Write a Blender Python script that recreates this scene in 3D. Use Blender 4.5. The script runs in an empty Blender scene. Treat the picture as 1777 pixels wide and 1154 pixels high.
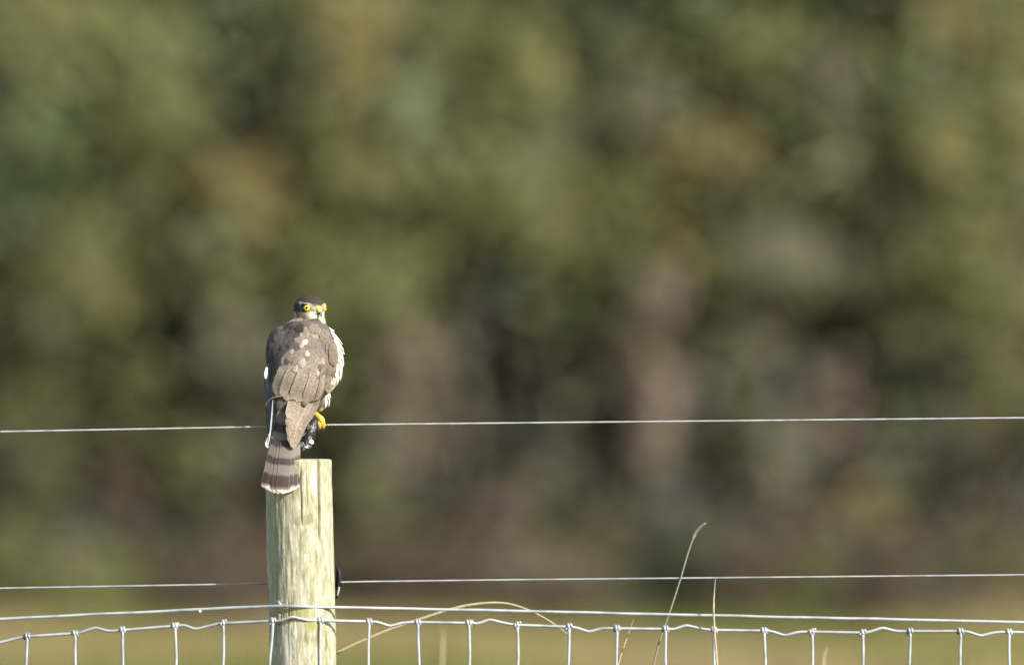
import bpy, bmesh, math, random
import numpy as np
from mathutils import Vector, noise
from mathutils.bvhtree import BVHTree

random.seed(7)
RNG = np.random.default_rng(7)
SC = bpy.context.scene
COL = SC.collection

# ------------------------------------------------------------------ camera
S = 0.00085                    # metres per photo pixel at the fence
CAM_D, CAM_H = 22.0, 1.2       # camera distance from the fence, height of the lens
F_PX = CAM_D / S
HORIZON = 679.0
PITCH = math.atan((HORIZON - 577.0) / F_PX)
cam = bpy.data.cameras.new('camera')
cam_o = bpy.data.objects.new('camera', cam)
COL.objects.link(cam_o)
cam_o.location = (0, -CAM_D, CAM_H)
cam_o.rotation_euler = (math.pi / 2 + PITCH, 0, 0)
cam.sensor_width = 36
cam.lens = 36 * F_PX / 1777.0
cam.clip_start = 0.5
cam.clip_end = 6000
cam.dof.use_dof = True
cam.dof.focus_distance = 22.0
cam.dof.aperture_fstop = 4.4
SC.camera = cam_o

# ------------------------------------------------------------------ sky and sun
SUN_AZ, SUN_EL = math.radians(47), math.radians(31)   # azimuth to the right of the view axis, behind the camera
to_sun = Vector((math.sin(SUN_AZ) * math.cos(SUN_EL), -math.cos(SUN_AZ) * math.cos(SUN_EL), math.sin(SUN_EL)))
w = bpy.data.worlds.new('World')
SC.world = w
w.use_nodes = True
nt = w.node_tree
bg = nt.nodes['Background']
sky = nt.nodes.new('ShaderNodeTexSky')
sky.sky_type = 'NISHITA'
sky.sun_disc = False
sky.sun_elevation = SUN_EL
sky.sun_rotation = math.atan2(to_sun.x, to_sun.y)
nt.links.new(sky.outputs[0], bg.inputs[0])
bg.inputs[1].default_value = 0.13
sun = bpy.data.lights.new('sun', 'SUN')
sun.energy = 4.8
sun.angle = math.radians(0.55)
sun.color = (1.0, 0.94, 0.84)
sun_o = bpy.data.objects.new('sun', sun)
COL.objects.link(sun_o)
sun_o.location = to_sun * 60
sun_o.rotation_euler = to_sun.to_track_quat('Z', 'Y').to_euler()
SC.view_settings.view_transform = 'Standard'
SC.view_settings.look = 'None'
SC.view_settings.exposure = 0.78
SC.view_settings.gamma = 1
SC.cycles.max_bounces = 8
SC.cycles.use_denoising = True

# ------------------------------------------------------------------ helpers
def srgb(r, g, b):
    def f(c):
        c /= 255.0
        return c / 12.92 if c <= 0.04045 else ((c + 0.055) / 1.055) ** 2.4
    return (f(r), f(g), f(b))

CP, SP = math.cos(PITCH), math.sin(PITCH)
def P(px, py, y=0.0):
    """photo pixel + world depth y of the thing it belongs to -> world point"""
    dx, dz = (px - 888.5) / F_PX, (577.0 - py) / F_PX
    d = Vector((dx, CP - dz * SP, SP + dz * CP))
    t = (y + CAM_D) / d.y
    return Vector((0, -CAM_D, CAM_H)) + d * t

def tag(o, label=None, cat=None, group=None, kind=None):
    if label: o['label'] = label
    if cat: o['category'] = cat
    if group: o['group'] = group
    if kind: o['kind'] = kind
    return o

def empty(name, loc):
    o = bpy.data.objects.new(name, None)
    o.empty_display_size = 0.05
    COL.objects.link(o)
    o.location = loc
    return o

def link(name, me, mat=None, parent=None, loc=None):
    o = bpy.data.objects.new(name, me)
    COL.objects.link(o)
    if mat is not None and not me.materials:
        me.materials.append(mat)
    if parent is not None:
        o.parent = parent
    if loc is not None:
        o.location = loc
    return o

def mesh(name, verts, faces, mat=None, smooth=True, uvs=None):
    me = bpy.data.meshes.new(name)
    me.from_pydata([tuple(v) for v in verts], [], faces)
    if smooth:
        me.polygons.foreach_set('use_smooth', [True] * len(me.polygons))
    if uvs is not None:
        l = me.uv_layers.new(name='UVMap')
        li = np.empty(len(me.loops), dtype=np.int32)
        me.loops.foreach_get('vertex_index', li)
        l.data.foreach_set('uv', np.asarray(uvs, dtype=np.float32)[li].ravel())
    if mat is not None:
        me.materials.append(mat)
    me.update()
    return me

def tube(pts, radii, sides=8, cap=True, off=0):
    """verts, faces of a tapered tube along pts"""
    pts = [Vector(p) for p in pts]
    n = len(pts)
    if not hasattr(radii, '__len__'):
        radii = [radii] * n
    verts, faces = [], []
    t0 = (pts[1] - pts[0]).normalized()
    a = Vector((0, 0, 1)) if abs(t0.z) < 0.9 else Vector((1, 0, 0))
    nrm = t0.cross(a).normalized()
    for i, p in enumerate(pts):
        t = (pts[min(i + 1, n - 1)] - pts[max(i - 1, 0)]).normalized()
        nrm = (nrm - t * nrm.dot(t)).normalized()
        b = t.cross(nrm)
        for k in range(sides):
            an = 2 * math.pi * k / sides
            verts.append(p + (nrm * math.cos(an) + b * math.sin(an)) * radii[i])
    for i in range(n - 1):
        for k in range(sides):
            k2 = (k + 1) % sides
            faces.append((off + i * sides + k, off + i * sides + k2, off + (i + 1) * sides + k2, off + (i + 1) * sides + k))
    if cap:
        faces.append(tuple(off + k for k in reversed(range(sides))))
        faces.append(tuple(off + (n - 1) * sides + k for k in range(sides)))
    return verts, faces

def spline(pts, n, arc=False):
    """Catmull-Rom through pts, n samples"""
    pts = [Vector(p) for p in pts]
    ext = [pts[0] * 2 - pts[1]] + pts + [pts[-1] * 2 - pts[-2]]
    out = []
    m = len(pts) - 1
    us = [i / (n - 1) * m for i in range(n)]
    if arc:
        cum = np.concatenate([[0], np.cumsum([(b - a).length for a, b in zip(pts, pts[1:])])])
        us = list(np.interp(np.linspace(0, cum[-1], n), cum, np.arange(m + 1)))
    for u in us:
        k = min(int(u), m - 1)
        t = u - k
        p0, p1, p2, p3 = ext[k:k + 4]
        out.append(0.5 * ((2 * p1) + (p2 - p0) * t + (2 * p0 - 5 * p1 + 4 * p2 - p3) * t * t + (3 * p1 - p0 - 3 * p2 + p3) * t ** 3))
    return out

class NT:
    """tiny node helper"""
    def __init__(self, name):
        self.m = bpy.data.materials.new(name)
        self.m.use_nodes = True
        self.t = self.m.node_tree
        self.b = self.t.nodes['Principled BSDF']
    def n(self, kind, **kw):
        x = self.t.nodes.new('ShaderNode' + kind)
        for k, v in kw.items():
            setattr(x, k, v)
        return x
    def l(self, a, b):
        self.t.links.new(a, b)
    def tex(self, kind, coord, scale=(1, 1, 1), **inp):
        mp = self.n('Mapping')
        mp.inputs['Scale'].default_value = scale
        self.l(coord, mp.inputs['Vector'])
        x = self.n('Tex' + kind)
        for k, v in inp.items():
            x.inputs[k].default_value = v
        self.l(mp.outputs[0], x.inputs['Vector'])
        return x
    def ramp(self, fac, stops, interp='LINEAR'):
        r = self.n('ValToRGB')
        r.color_ramp.interpolation = interp
        e = r.color_ramp.elements
        while len(e) < len(stops):
            e.new(0.5)
        for el, (p, c) in zip(e, stops):
            el.position = p
            el.color = (*c, 1) if len(c) == 3 else c
        self.l(fac, r.inputs[0])
        return r
    def mix(self, fac, a, b, mode='MIX'):
        x = self.n('Mix', data_type='RGBA', blend_type=mode)
        for s, v in ((x.inputs['Factor'], fac), (x.inputs['A'], a), (x.inputs['B'], b)):
            if hasattr(v, 'is_output'):
                self.l(v, s)
            elif isinstance(v, (int, float)):
                s.default_value = v
            else:
                s.default_value = (*v, 1)
        return x.outputs['Result']
    def math(self, op, a, b=0.5, c=None):
        x = self.n('Math', operation=op)
        for i, v in enumerate((a, b) if c is None else (a, b, c)):
            if hasattr(v, 'is_output'):
                self.l(v, x.inputs[i])
            else:
                x.inputs[i].default_value = v
        return x.outputs[0]
    def bump(self, h, strength, dist):
        x = self.n('Bump')
        x.inputs['Strength'].default_value = strength
        x.inputs['Distance'].default_value = dist
        self.l(h, x.inputs['Height'])
        self.l(x.outputs[0], self.b.inputs['Normal'])
    def rough(self, v):
        self.b.inputs['Roughness'].default_value = v
        return self

def G(v):
    return (v, v, v)

# ------------------------------------------------------------------ materials
def mat_attr_leaf():
    m = NT('foliage').rough(0.65)
    at = m.n('Attribute', attribute_name='Col')
    geo = m.n('NewGeometry')
    nz = m.tex('Noise', geo.outputs['Position'], (9, 9, 9), Detail=2.0)
    c = m.mix(1.0, at.outputs['Color'], m.ramp(nz.outputs['Fac'], [(0.3, G(0.75)), (0.7, G(1.2))]).outputs[0], 'MULTIPLY')
    m.l(c, m.b.inputs['Base Color'])
    m.b.inputs['Specular IOR Level'].default_value = 0.08
    tr = m.n('BsdfTranslucent')
    m.l(c, tr.inputs['Color'])
    mx = m.n('MixShader')
    mx.inputs[0].default_value = 0.45
    m.l(m.b.outputs[0], mx.inputs[1])
    m.l(tr.outputs[0], mx.inputs[2])
    m.l(mx.outputs[0], m.t.nodes['Material Output'].inputs['Surface'])
    return m.m
M_LEAF = mat_attr_leaf()

def mat_bark(name, a, b):
    m = NT(name).rough(0.85)
    tc = m.n('TexCoord')
    nz = m.tex('Noise', tc.outputs['Object'], (14, 14, 3), Detail=6.0, Roughness=0.65)
    m.l(m.ramp(nz.outputs['Fac'], [(0.3, a), (0.7, b)]).outputs[0], m.b.inputs['Base Color'])
    m.bump(nz.outputs['Fac'], 0.6, 0.03)
    return m.m
M_BARK = mat_bark('bark_grey', (0.07, 0.06, 0.042), (0.18, 0.155, 0.115))
M_BARK_PALE = mat_bark('bark_pale', (0.22, 0.175, 0.135), (0.42, 0.345, 0.275))
M_BARK_DARK = mat_bark('bark_dark', (0.05, 0.045, 0.035), (0.13, 0.11, 0.085))

def mat_ground():
    m = NT('field_grass').rough(0.9)
    tc = m.n('TexCoord')
    n1 = m.tex('Noise', tc.outputs['Object'], (0.35, 0.12, 1), Detail=5.0, Roughness=0.6)
    n2 = m.tex('Noise', tc.outputs['Object'], (6, 6, 1), Detail=4.0)
    a = m.ramp(n1.outputs['Fac'], [(0.32, (0.12, 0.14, 0.045)), (0.5, (0.21, 0.20, 0.07)), (0.68, (0.27, 0.22, 0.10))]).outputs[0]
    m.l(m.mix(1.0, a, m.ramp(n2.outputs['Fac'], [(0.3, G(0.6)), (0.7, G(1.25))]).outputs[0], 'MULTIPLY'), m.b.inputs['Base Color'])
    m.bump(n2.outputs['Fac'], 0.5, 0.05)
    return m.m

def mat_post():
    m = NT('weathered_softwood').rough(0.78)
    m.b.inputs['Specular IOR Level'].default_value = 0.3
    tc = m.n('TexCoord')
    ob = tc.outputs['Object']
    big = m.tex('Noise', ob, (22, 22, 7), Detail=3.0, Roughness=0.55, Distortion=0.6)
    flake = m.tex('Voronoi', ob, (62, 62, 12), Randomness=1.0)
    grain = m.tex('Noise', ob, (260, 260, 9), Detail=6.0, Roughness=0.7)
    fine = m.tex('Noise', ob, (700, 700, 45), Detail=4.0, Roughness=0.6)
    patch = m.tex('Noise', ob, (34, 34, 11), Detail=4.0, Roughness=0.6, Distortion=1.0)
    base = m.ramp(big.outputs['Fac'], [(0.32, (0.40, 0.39, 0.25)), (0.44, (0.53, 0.505, 0.36)), (0.58, (0.61, 0.575, 0.44)), (0.72, (0.68, 0.65, 0.55))]).outputs[0]
    fl = m.n('SeparateColor')
    m.l(flake.outputs['Color'], fl.inputs[0])
    c = m.mix(1.0, base, m.ramp(fl.outputs[0], [(0.0, (0.70, 0.72, 0.62)), (0.3, (0.88, 0.89, 0.82)), (0.65, (1.0, 0.99, 0.97)), (1.0, (1.14, 1.12, 1.1))]).outputs[0], 'MULTIPLY')
    # green algae in streaks, brown stains
    c = m.mix(m.ramp(patch.outputs['Fac'], [(0.56, G(0.0)), (0.72, G(0.55))]).outputs[0], c, (0.30, 0.305, 0.115))
    c = m.mix(m.ramp(patch.outputs['Fac'], [(0.24, G(0.6)), (0.36, G(0.0))]).outputs[0], c, (0.31, 0.255, 0.15))
    c = m.mix(1.0, c, m.ramp(grain.outputs['Fac'], [(0.25, G(0.90)), (0.45, G(0.99)), (0.75, G(1.05))]).outputs[0], 'MULTIPLY')
    c = m.mix(1.0, c, m.ramp(fine.outputs['Fac'], [(0.3, G(0.57)), (0.7, G(0.72))]).outputs[0], 'MULTIPLY')
    # stains with a shape of their own: moss by the staples and on the sawn rim, a brown scar, a bleached strip
    def spot(px, z, py, sx, sz, colr, amt, c):
        q = V3(px, z, py) - V3(post_axis(GROUND_PX), 0, GROUND_PX)
        mp = m.n('Mapping')
        mp.inputs['Location'].default_value = (-q.x / (sx * S), -q.y / (sx * S), -q.z / (sz * S))
        mp.inputs['Scale'].default_value = (1 / (sx * S), 1 / (sx * S), 1 / (sz * S))
        m.l(ob, mp.inputs['Vector'])
        ln = m.n('VectorMath', operation='LENGTH')
        m.l(mp.outputs[0], ln.inputs[0])
        d = m.math('ADD', ln.outputs['Value'], m.math('MULTIPLY', m.math('SUBTRACT', patch.outputs['Fac'], 0.5), 1.6))
        return m.mix(m.ramp(d, [(0.6, G(amt)), (0.95, G(0.0))]).outputs[0], c, colr)
    c = spot(512, 58, 1064, 34, 15, (0.24, 0.245, 0.075), 0.75, c)
    c = spot(540, 52, 1084, 15, 14, (0.25, 0.25, 0.06), 0.8, c)
    c = spot(562, 42, 1098, 7, 12, (0.26, 0.26, 0.09), 0.7, c)
    c = spot(525, 58, 902, 20, 11, (0.24, 0.215, 0.125), 0.8, c)
    c = spot(497, 55, 1125, 17, 48, (0.50, 0.48, 0.42), 0.7, c)
    c = spot(545, 50, 835, 7, 34, (0.52, 0.475, 0.385), 0.75, c)
    c = spot(470, 30, 960, 14, 120, (0.25, 0.265, 0.16), 0.55, c)
    c = spot(519, 0, 797, 75, 4.5, (0.27, 0.265, 0.09), 0.8, c)
    m.l(c, m.b.inputs['Base Color'])
    h = m.math('ADD', m.math('MULTIPLY', grain.outputs['Fac'], 1.0), m.math('MULTIPLY', fl.outputs[0], 0.8))
    m.bump(h, 0.22, 0.0010)
    return m.m

def mat_wire(name, a, b, metallic, rough, sc=120):
    m = NT(name).rough(rough)
    tc = m.n('TexCoord')
    nz = m.tex('Noise', tc.outputs['Object'], (sc, sc, sc), Detail=4.0, Roughness=0.7)
    n2 = m.tex('Noise', tc.outputs['Object'], (7, 7, 7), Detail=2.0)
    c = m.ramp(nz.outputs['Fac'], [(0.3, a), (0.7, b)]).outputs[0]
    c = m.mix(1.0, c, m.ramp(n2.outputs['Fac'], [(0.32, G(0.72)), (0.55, G(1.05))]).outputs[0], 'MULTIPLY')
    m.l(c, m.b.inputs['Base Color'])
    m.b.inputs['Metallic'].default_value = metallic
    m.bump(nz.outputs['Fac'], 0.3, 0.0006)
    return m.m
M_GALV = mat_wire('galvanised_wire', (0.30, 0.315, 0.32), (0.42, 0.44, 0.445), 0.3, 0.5)
M_ELEC = mat_wire('stranded_wire', (0.22, 0.225, 0.225), (0.38, 0.395, 0.395), 0.4, 0.5, 260)
M_STAPLE = mat_wire('staple_zinc', (0.32, 0.32, 0.31), (0.48, 0.49, 0.48), 0.35, 0.5)
M_RUST = mat_wire('staple_rust', (0.10, 0.065, 0.045), (0.26, 0.18, 0.14), 0.1, 0.8, 400)
def mat_flat(name, c, rough=0.5, var=0.25, sc=300, spec=0.5):
    m = NT(name).rough(rough)
    m.b.inputs['Specular IOR Level'].default_value = spec
    tc = m.n('TexCoord')
    nz = m.tex('Noise', tc.outputs['Object'], (sc, sc, sc), Detail=3.0)
    m.l(m.ramp(nz.outputs['Fac'], [(0.3, tuple(x * (1 - var) for x in c)), (0.7, tuple(x * (1 + var) for x in c))]).outputs[0], m.b.inputs['Base Color'])
    return m.m
M_BLACK = mat_flat('black_plastic', (0.009, 0.009, 0.010), 0.6, 0.25, 300, 0.3)
M_PIN = mat_flat('insulator_pin', (0.33, 0.32, 0.28), 0.5)
M_STRAW = mat_flat('dry_straw', (0.34, 0.285, 0.17), 0.7, 0.3, 90, 0.3)
M_STRAW_GREY = mat_flat('dry_seed_stem', (0.2, 0.18, 0.125), 0.8, 0.4, 150, 0.3)
M_DROP = mat_flat('water_drop', (0.85, 0.87, 0.88), 0.12, 0.05)

def mat_feather(name, edge_gain, edge_pow, mottle, spots=0.0):
    """object colour, paler fringe from the UV edge, barbs as fine relief, dark shaft"""
    m = NT(name).rough(0.72)
    m.b.inputs['Specular IOR Level'].default_value = 0.25
    oi = m.n('ObjectInfo')
    uv = m.n('UVMap')
    sx = m.n('SeparateXYZ')
    m.l(uv.outputs[0], sx.inputs[0])
    u, v = sx.outputs[0], sx.outputs[1]
    side = m.math('MULTIPLY', m.math('ABSOLUTE', m.math('SUBTRACT', u, 0.5)), 2.0)
    e = m.math('MAXIMUM', m.math('POWER', side, edge_pow), m.math('POWER', v, edge_pow * 1.3))
    tc = m.n('TexCoord')
    nz = m.tex('Noise', tc.outputs['Object'], (130, 130, 110), Detail=6.0, Roughness=0.72)
    barb = m.tex('Noise', uv.outputs[0], (5, 34, 1), Detail=3.0, Roughness=0.6)
    c = m.mix(1.0, oi.outputs['Color'], m.ramp(nz.outputs['Fac'], [(0.3, G(1 - mottle)), (0.7, G(1 + mottle))]).outputs[0], 'MULTIPLY')
    blot = m.tex('Noise', tc.outputs['Object'], (75, 75, 48), Detail=5.0, Roughness=0.62, Distortion=0.8)
    c = m.mix(1.0, c, m.ramp(blot.outputs['Fac'], [(0.3, (0.66, 0.64, 0.64)), (0.5, G(0.97)), (0.7, (1.36, 1.34, 1.30))]).outputs[0], 'MULTIPLY')
    c = m.mix(1.0, c, m.ramp(barb.outputs['Fac'], [(0.3, G(0.84)), (0.7, G(1.12))]).outputs[0], 'MULTIPLY')
    pale = m.mix(1.0, c, (edge_gain, edge_gain * 0.97, edge_gain * 0.92), 'MULTIPLY')
    c = m.mix(e, c, pale)
    shaft = m.ramp(side, [(0.03, G(0.92)), (0.10, G(1.0))]).outputs[0]
    c = m.mix(1.0, c, shaft, 'MULTIPLY')
    m.l(c, m.b.inputs['Base Color'])
    m.bump(barb.outputs['Fac'], 0.35, 0.0008)
    return m.m
M_FEATHER = mat_feather('brown_feather', 1.12, 6.0, 0.30)
M_FLIGHT = mat_feather('flight_feather', 1.6, 12.0, 0.24)
M_SECOND = mat_feather('secondary_feather', 1.45, 16.0, 0.30)
M_WHITEF = mat_feather('pale_feather', 1.05, 3.0, 0.12)

def mat_breast():
    m = NT('barred_breast_feather').rough(0.8)
    m.b.inputs['Specular IOR Level'].default_value = 0.2
    oi = m.n('ObjectInfo')
    uv = m.n('UVMap')
    sx = m.n('SeparateXYZ')
    m.l(uv.outputs[0], sx.inputs[0])
    wv = m.tex('Wave', uv.outputs[0], (0.0, 1.0, 0), Scale=0.62, Distortion=1.5, Detail=1.0)
    wv.bands_direction = 'Y'
    bar = m.ramp(wv.outputs['Fac'], [(0.75, G(0.0)), (0.95, G(0.3))]).outputs[0]
    c = m.mix(bar, oi.outputs['Color'], (0.285, 0.235, 0.18))
    m.l(c, m.b.inputs['Base Color'])
    return m.m
M_BREAST = mat_breast()

def mat_tail():
    m = NT('barred_tail_feather').rough(0.65)
    m.b.inputs['Specular IOR Level'].default_value = 0.3
    oi = m.n('ObjectInfo')
    uv = m.n('UVMap')
    sx = m.n('SeparateXYZ')
    m.l(uv.outputs[0], sx.inputs[0])
    tc = m.n('TexCoord')
    nz = m.tex('Noise', tc.outputs['Object'], (220, 220, 110), Detail=3.0)
    v = m.math('ADD', sx.outputs[1], m.math('MULTIPLY', m.math('SUBTRACT', nz.outputs['Fac'], 0.5), 0.03))
    d, lt = G(1.0), G(0.0)
    bands = m.ramp(v, [(0.0, lt), (0.06, d), (0.13, d), (0.16, lt), (0.25, lt), (0.28, d), (0.345, d), (0.37, lt),
                       (0.425, lt), (0.45, d), (0.505, d), (0.525, lt), (0.60, lt), (0.625, d), (0.675, d), (0.695, lt),
                       (0.795, lt), (0.825, d), (0.915, d), (0.94, lt)]).outputs[0]
    fl = m.n('RGB')
    base = oi.outputs['Color']
    c = m.mix(bands, base, m.mix(1.0, base, (0.24, 0.20, 0.21), 'MULTIPLY'))
    tip = m.ramp(v, [(0.945, G(0.0)), (0.968, G(1.0))]).outputs[0]
    c = m.mix(tip, c, (0.52, 0.475, 0.385))
    side = m.math('MULTIPLY', m.math('ABSOLUTE', m.math('SUBTRACT', sx.outputs[0], 0.5)), 2.0)
    c = m.mix(m.ramp(side, [(0.88, G(0.0)), (0.98, G(0.3))]).outputs[0], c, (0.32, 0.275, 0.22))
    barb = m.tex('Noise', uv.outputs[0], (5, 60, 1), Detail=3.0, Roughness=0.6)
    c = m.mix(1.0, c, m.ramp(barb.outputs['Fac'], [(0.3, G(0.86)), (0.7, G(1.1))]).outputs[0], 'MULTIPLY')
    m.l(c, m.b.inputs['Base Color'])
    m.bump(barb.outputs['Fac'], 0.3, 0.0006)
    return m.m
M_TAIL = mat_tail()

def mat_plumage():
    m = NT('plumage').rough(0.8)
    m.b.inputs['Specular IOR Level'].default_value = 0.2
    at = m.n('Attribute', attribute_name='Col')
    tc = m.n('TexCoord')
    nz = m.tex('Noise', tc.outputs['Object'], (420, 420, 260), Detail=3.0, Roughness=0.6)
    c = m.mix(1.0, at.outputs['Color'], m.ramp(nz.outputs['Fac'], [(0.3, G(0.78)), (0.7, G(1.16))]).outputs[0], 'MULTIPLY')
    m.l(c, m.b.inputs['Base Color'])
    m.bump(nz.outputs['Fac'], 0.4, 0.0015)
    return m.m
M_PLUMAGE = mat_plumage()
M_IRIS = mat_flat('iris_yellow', (0.70, 0.55, 0.03), 0.25, 0.1)
M_PUPIL = mat_flat('pupil_black', (0.008, 0.008, 0.008), 0.08, 0.1)
M_CERE = mat_flat('cere_yellow', (0.62, 0.54, 0.13), 0.5, 0.12)
M_BEAK = mat_flat('beak_slate', (0.03, 0.03, 0.042), 0.35, 0.2)
M_FOOT = mat_flat('foot_yellow', (0.60, 0.355, 0.05), 0.5, 0.2, 500)
M_CLAW = mat_flat('claw_black', (0.02, 0.018, 0.018), 0.3)

# ------------------------------------------------------------------ ground
def ground_z(x, y):
    if y < 8:
        return 0.0
    k = min(1.0, (y - 8) / 20)
    return k * 0.05 * noise.noise(Vector((x * 0.22, y * 0.13, 3.1)))

def build_ground():
    xs = sorted(set([-2500, -1200, -500, -200, -90, -45] + list(np.arange(-24, 24.1, 1.0)) + [45, 90, 200, 500, 1200, 2500]))
    ys = sorted(set([-400, -150, -60, -24, -12, -5] + list(np.arange(-3, 78.1, 1.0)) + [95, 130, 200, 350, 700, 1500, 3500]))
    v = [(x, y, ground_z(x, y) if abs(x) < 30 and y < 80 else 0.0) for y in ys for x in xs]
    nx = len(xs)
    f = [(j * nx + i, j * nx + i + 1, (j + 1) * nx + i + 1, (j + 1) * nx + i) for j in range(len(ys) - 1) for i in range(nx - 1)]
    o = link('ground', mesh('ground', v, f, mat_ground()))
    tag(o, 'straw coloured and green rough grass field', None, None, 'structure')
build_ground()

# ------------------------------------------------------------------ leaf / blade sheets
def quads_mesh(name, c, a, b, cols, mat):
    """diamond leaves: centre c, half axes a (long) and b (short); one colour each"""
    n = len(c)
    V = np.empty((n, 4, 3), dtype=np.float32)
    V[:, 0] = c - a
    V[:, 1] = c + b - a * 0.1
    V[:, 2] = c + a
    V[:, 3] = c - b - a * 0.1
    me = bpy.data.meshes.new(name)
    me.vertices.add(n * 4)
    me.vertices.foreach_set('co', V.ravel())
    me.loops.add(n * 4)
    me.loops.foreach_set('vertex_index', np.arange(n * 4, dtype=np.int32))
    me.polygons.add(n)
    me.polygons.foreach_set('loop_start', np.arange(0, n * 4, 4, dtype=np.int32))
    me.polygons.foreach_set('loop_total', np.full(n, 4, dtype=np.int32))
    at = me.color_attributes.new('Col', 'FLOAT_COLOR', 'POINT')
    cc = np.ones((n, 4, 4), dtype=np.float32)
    cc[:, :, :3] = cols[:, None, :]
    at.data.foreach_set('color', cc.ravel())
    me.materials.append(mat)
    me.update()
    me.validate()
    return me

# leaf kinds: base colours of what grows there
KIND = {
    'dark':   (0.080, 0.096, 0.056),   # ivy and holly
    'green':  (0.192, 0.228, 0.095),
    'olive':  (0.226, 0.230, 0.100),
    'yolive': (0.288, 0.275, 0.122),   # yellowing leaves
    'sage':   (0.258, 0.290, 0.172),   # grey green lichen and willow
    'tan':    (0.315, 0.255, 0.112),   # dead leaves still hanging
    'grey':   (0.258, 0.232, 0.164),   # bare lichened twigs
    'pink':   (0.315, 0.250, 0.198),   # dry beech leaves
    'brown':  (0.124, 0.098, 0.068),   # bramble and bracken
    'slate':  (0.168, 0.190, 0.170),
}

def clump_leaves(centre, rad, kind, n, size, rng, shell=0.55):
    d = rng.normal(size=(n, 3))
    d /= np.linalg.norm(d, axis=1)[:, None]
    r = 1.25 * rng.random(n) ** 0.55
    stray = rng.random(n) < 0.3
    r[stray] *= 1.5
    c = np.asarray(centre) + d * r[:, None] * np.asarray(rad)
    # leaf facing: outward, upward and random
    nrm = d * 0.55 + rng.normal(size=(n, 3)) * 0.5 + np.array(to_sun) * 0.6 + np.array([0, 0, 0.15])
    nrm /= np.linalg.norm(nrm, axis=1)[:, None]
    t = rng.normal(size=(n, 3))
    t -= nrm * (t * nrm).sum(1)[:, None]
    t /= np.linalg.norm(t, axis=1)[:, None]
    b = np.cross(nrm, t)
    s = size * (0.6 + 0.8 * rng.random(n))
    col = np.asarray(KIND[kind])[None, :] * (0.7 + 0.6 * rng.random((n, 1))) * (0.93 + 0.14 * rng.random((n, 3)))
    return c, t * s[:, None], b * (s * 0.55)[:, None], col

def trunk_mesh(base, top, r, limbs, rng, mat, bend=0.12):
    """tapered trunk with limbs reaching towards the clumps"""
    base, top = Vector(base), Vector(top)
    mid = [base.lerp(top, k) + Vector((rng.normal() * bend, rng.normal() * bend, 0)) * (1 if 0 < k < 1 else 0) for k in (0, 0.25, 0.5, 0.75, 1)]
    path = spline(mid, 16)
    rad = [r * (1.25 if i == 0 else 1.0) * (1 - 0.8 * i / 15) for i in range(16)]
    v, f = tube(path, rad, 9)
    for c in limbs:
        c = Vector(c)
        h = max(0.15, min(0.9, (c.z - base.z) / max(0.3, top.z - base.z) - 0.22))
        k = h * 15
        i = min(14, int(k))
        st = path[i].lerp(path[i + 1], k - i)
        md = st.lerp(c, 0.5) + Vector((rng.normal() * 0.08, rng.normal() * 0.08, 0.06))
        lr = rad[i] * 0.36
        vv, ff = tube(spline([st, md, c], 8), [lr * (1 - 0.85 * q / 7) for q in range(8)], 6, True, len(v))
        v += vv
        f += ff
        for _ in range(3):   # twigs
            e = c + Vector((rng.normal() * 0.25, rng.normal() * 0.25, rng.normal() * 0.2 + 0.08))
            vv, ff = tube([md.lerp(c, 0.5), (md.lerp(c, 0.6) + e) / 2, e], [lr * 0.4, lr * 0.28, lr * 0.1], 5, True, len(v))
            v += vv
            f += ff
    return v, f

def make_tree(name, label, cat, group, base, top, r, clumps, mat, rng, size=0.06, dens=1.0, crown='crown', limbs=14):
    root = empty(name, base)
    tag(root, label, cat, group)
    bv = Vector(base)
    v, f = trunk_mesh((0, 0, -0.05), Vector(top) - bv, r, [Vector(c[0]) - bv for c in clumps if c[2] != 'skip'][:limbs], rng, mat)
    link('trunk', mesh('trunk', v, f, mat), parent=root)
    parts = []
    for cl_ in clumps:
        c, rad, kind = cl_[:3]
        area = rad[0] * rad[2] + 0.02
        n = int((dens * area * 4.2 / (size * size) + 30) * (cl_[3] if len(cl_) > 3 else 1.0))
        parts.append(clump_leaves(np.asarray(Vector(c) - bv), rad, kind, n, size, rng))
    me = quads_mesh(crown, *[np.concatenate([p[i] for p in parts]) for i in range(4)], M_LEAF)
    link(crown, me, parent=root)
    return root

# ------------------------------------------------------------------ the wood edge
WOOD_Y = 57.0
PXW = (CAM_D + WOOD_Y) / F_PX           # metres per photo pixel at the wood edge
def kinds(spec):
    out = []
    for px, py, rx, ry, k, dy in spec:
        out.append((px, py, rx, ry, k, dy))
    return out
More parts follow.
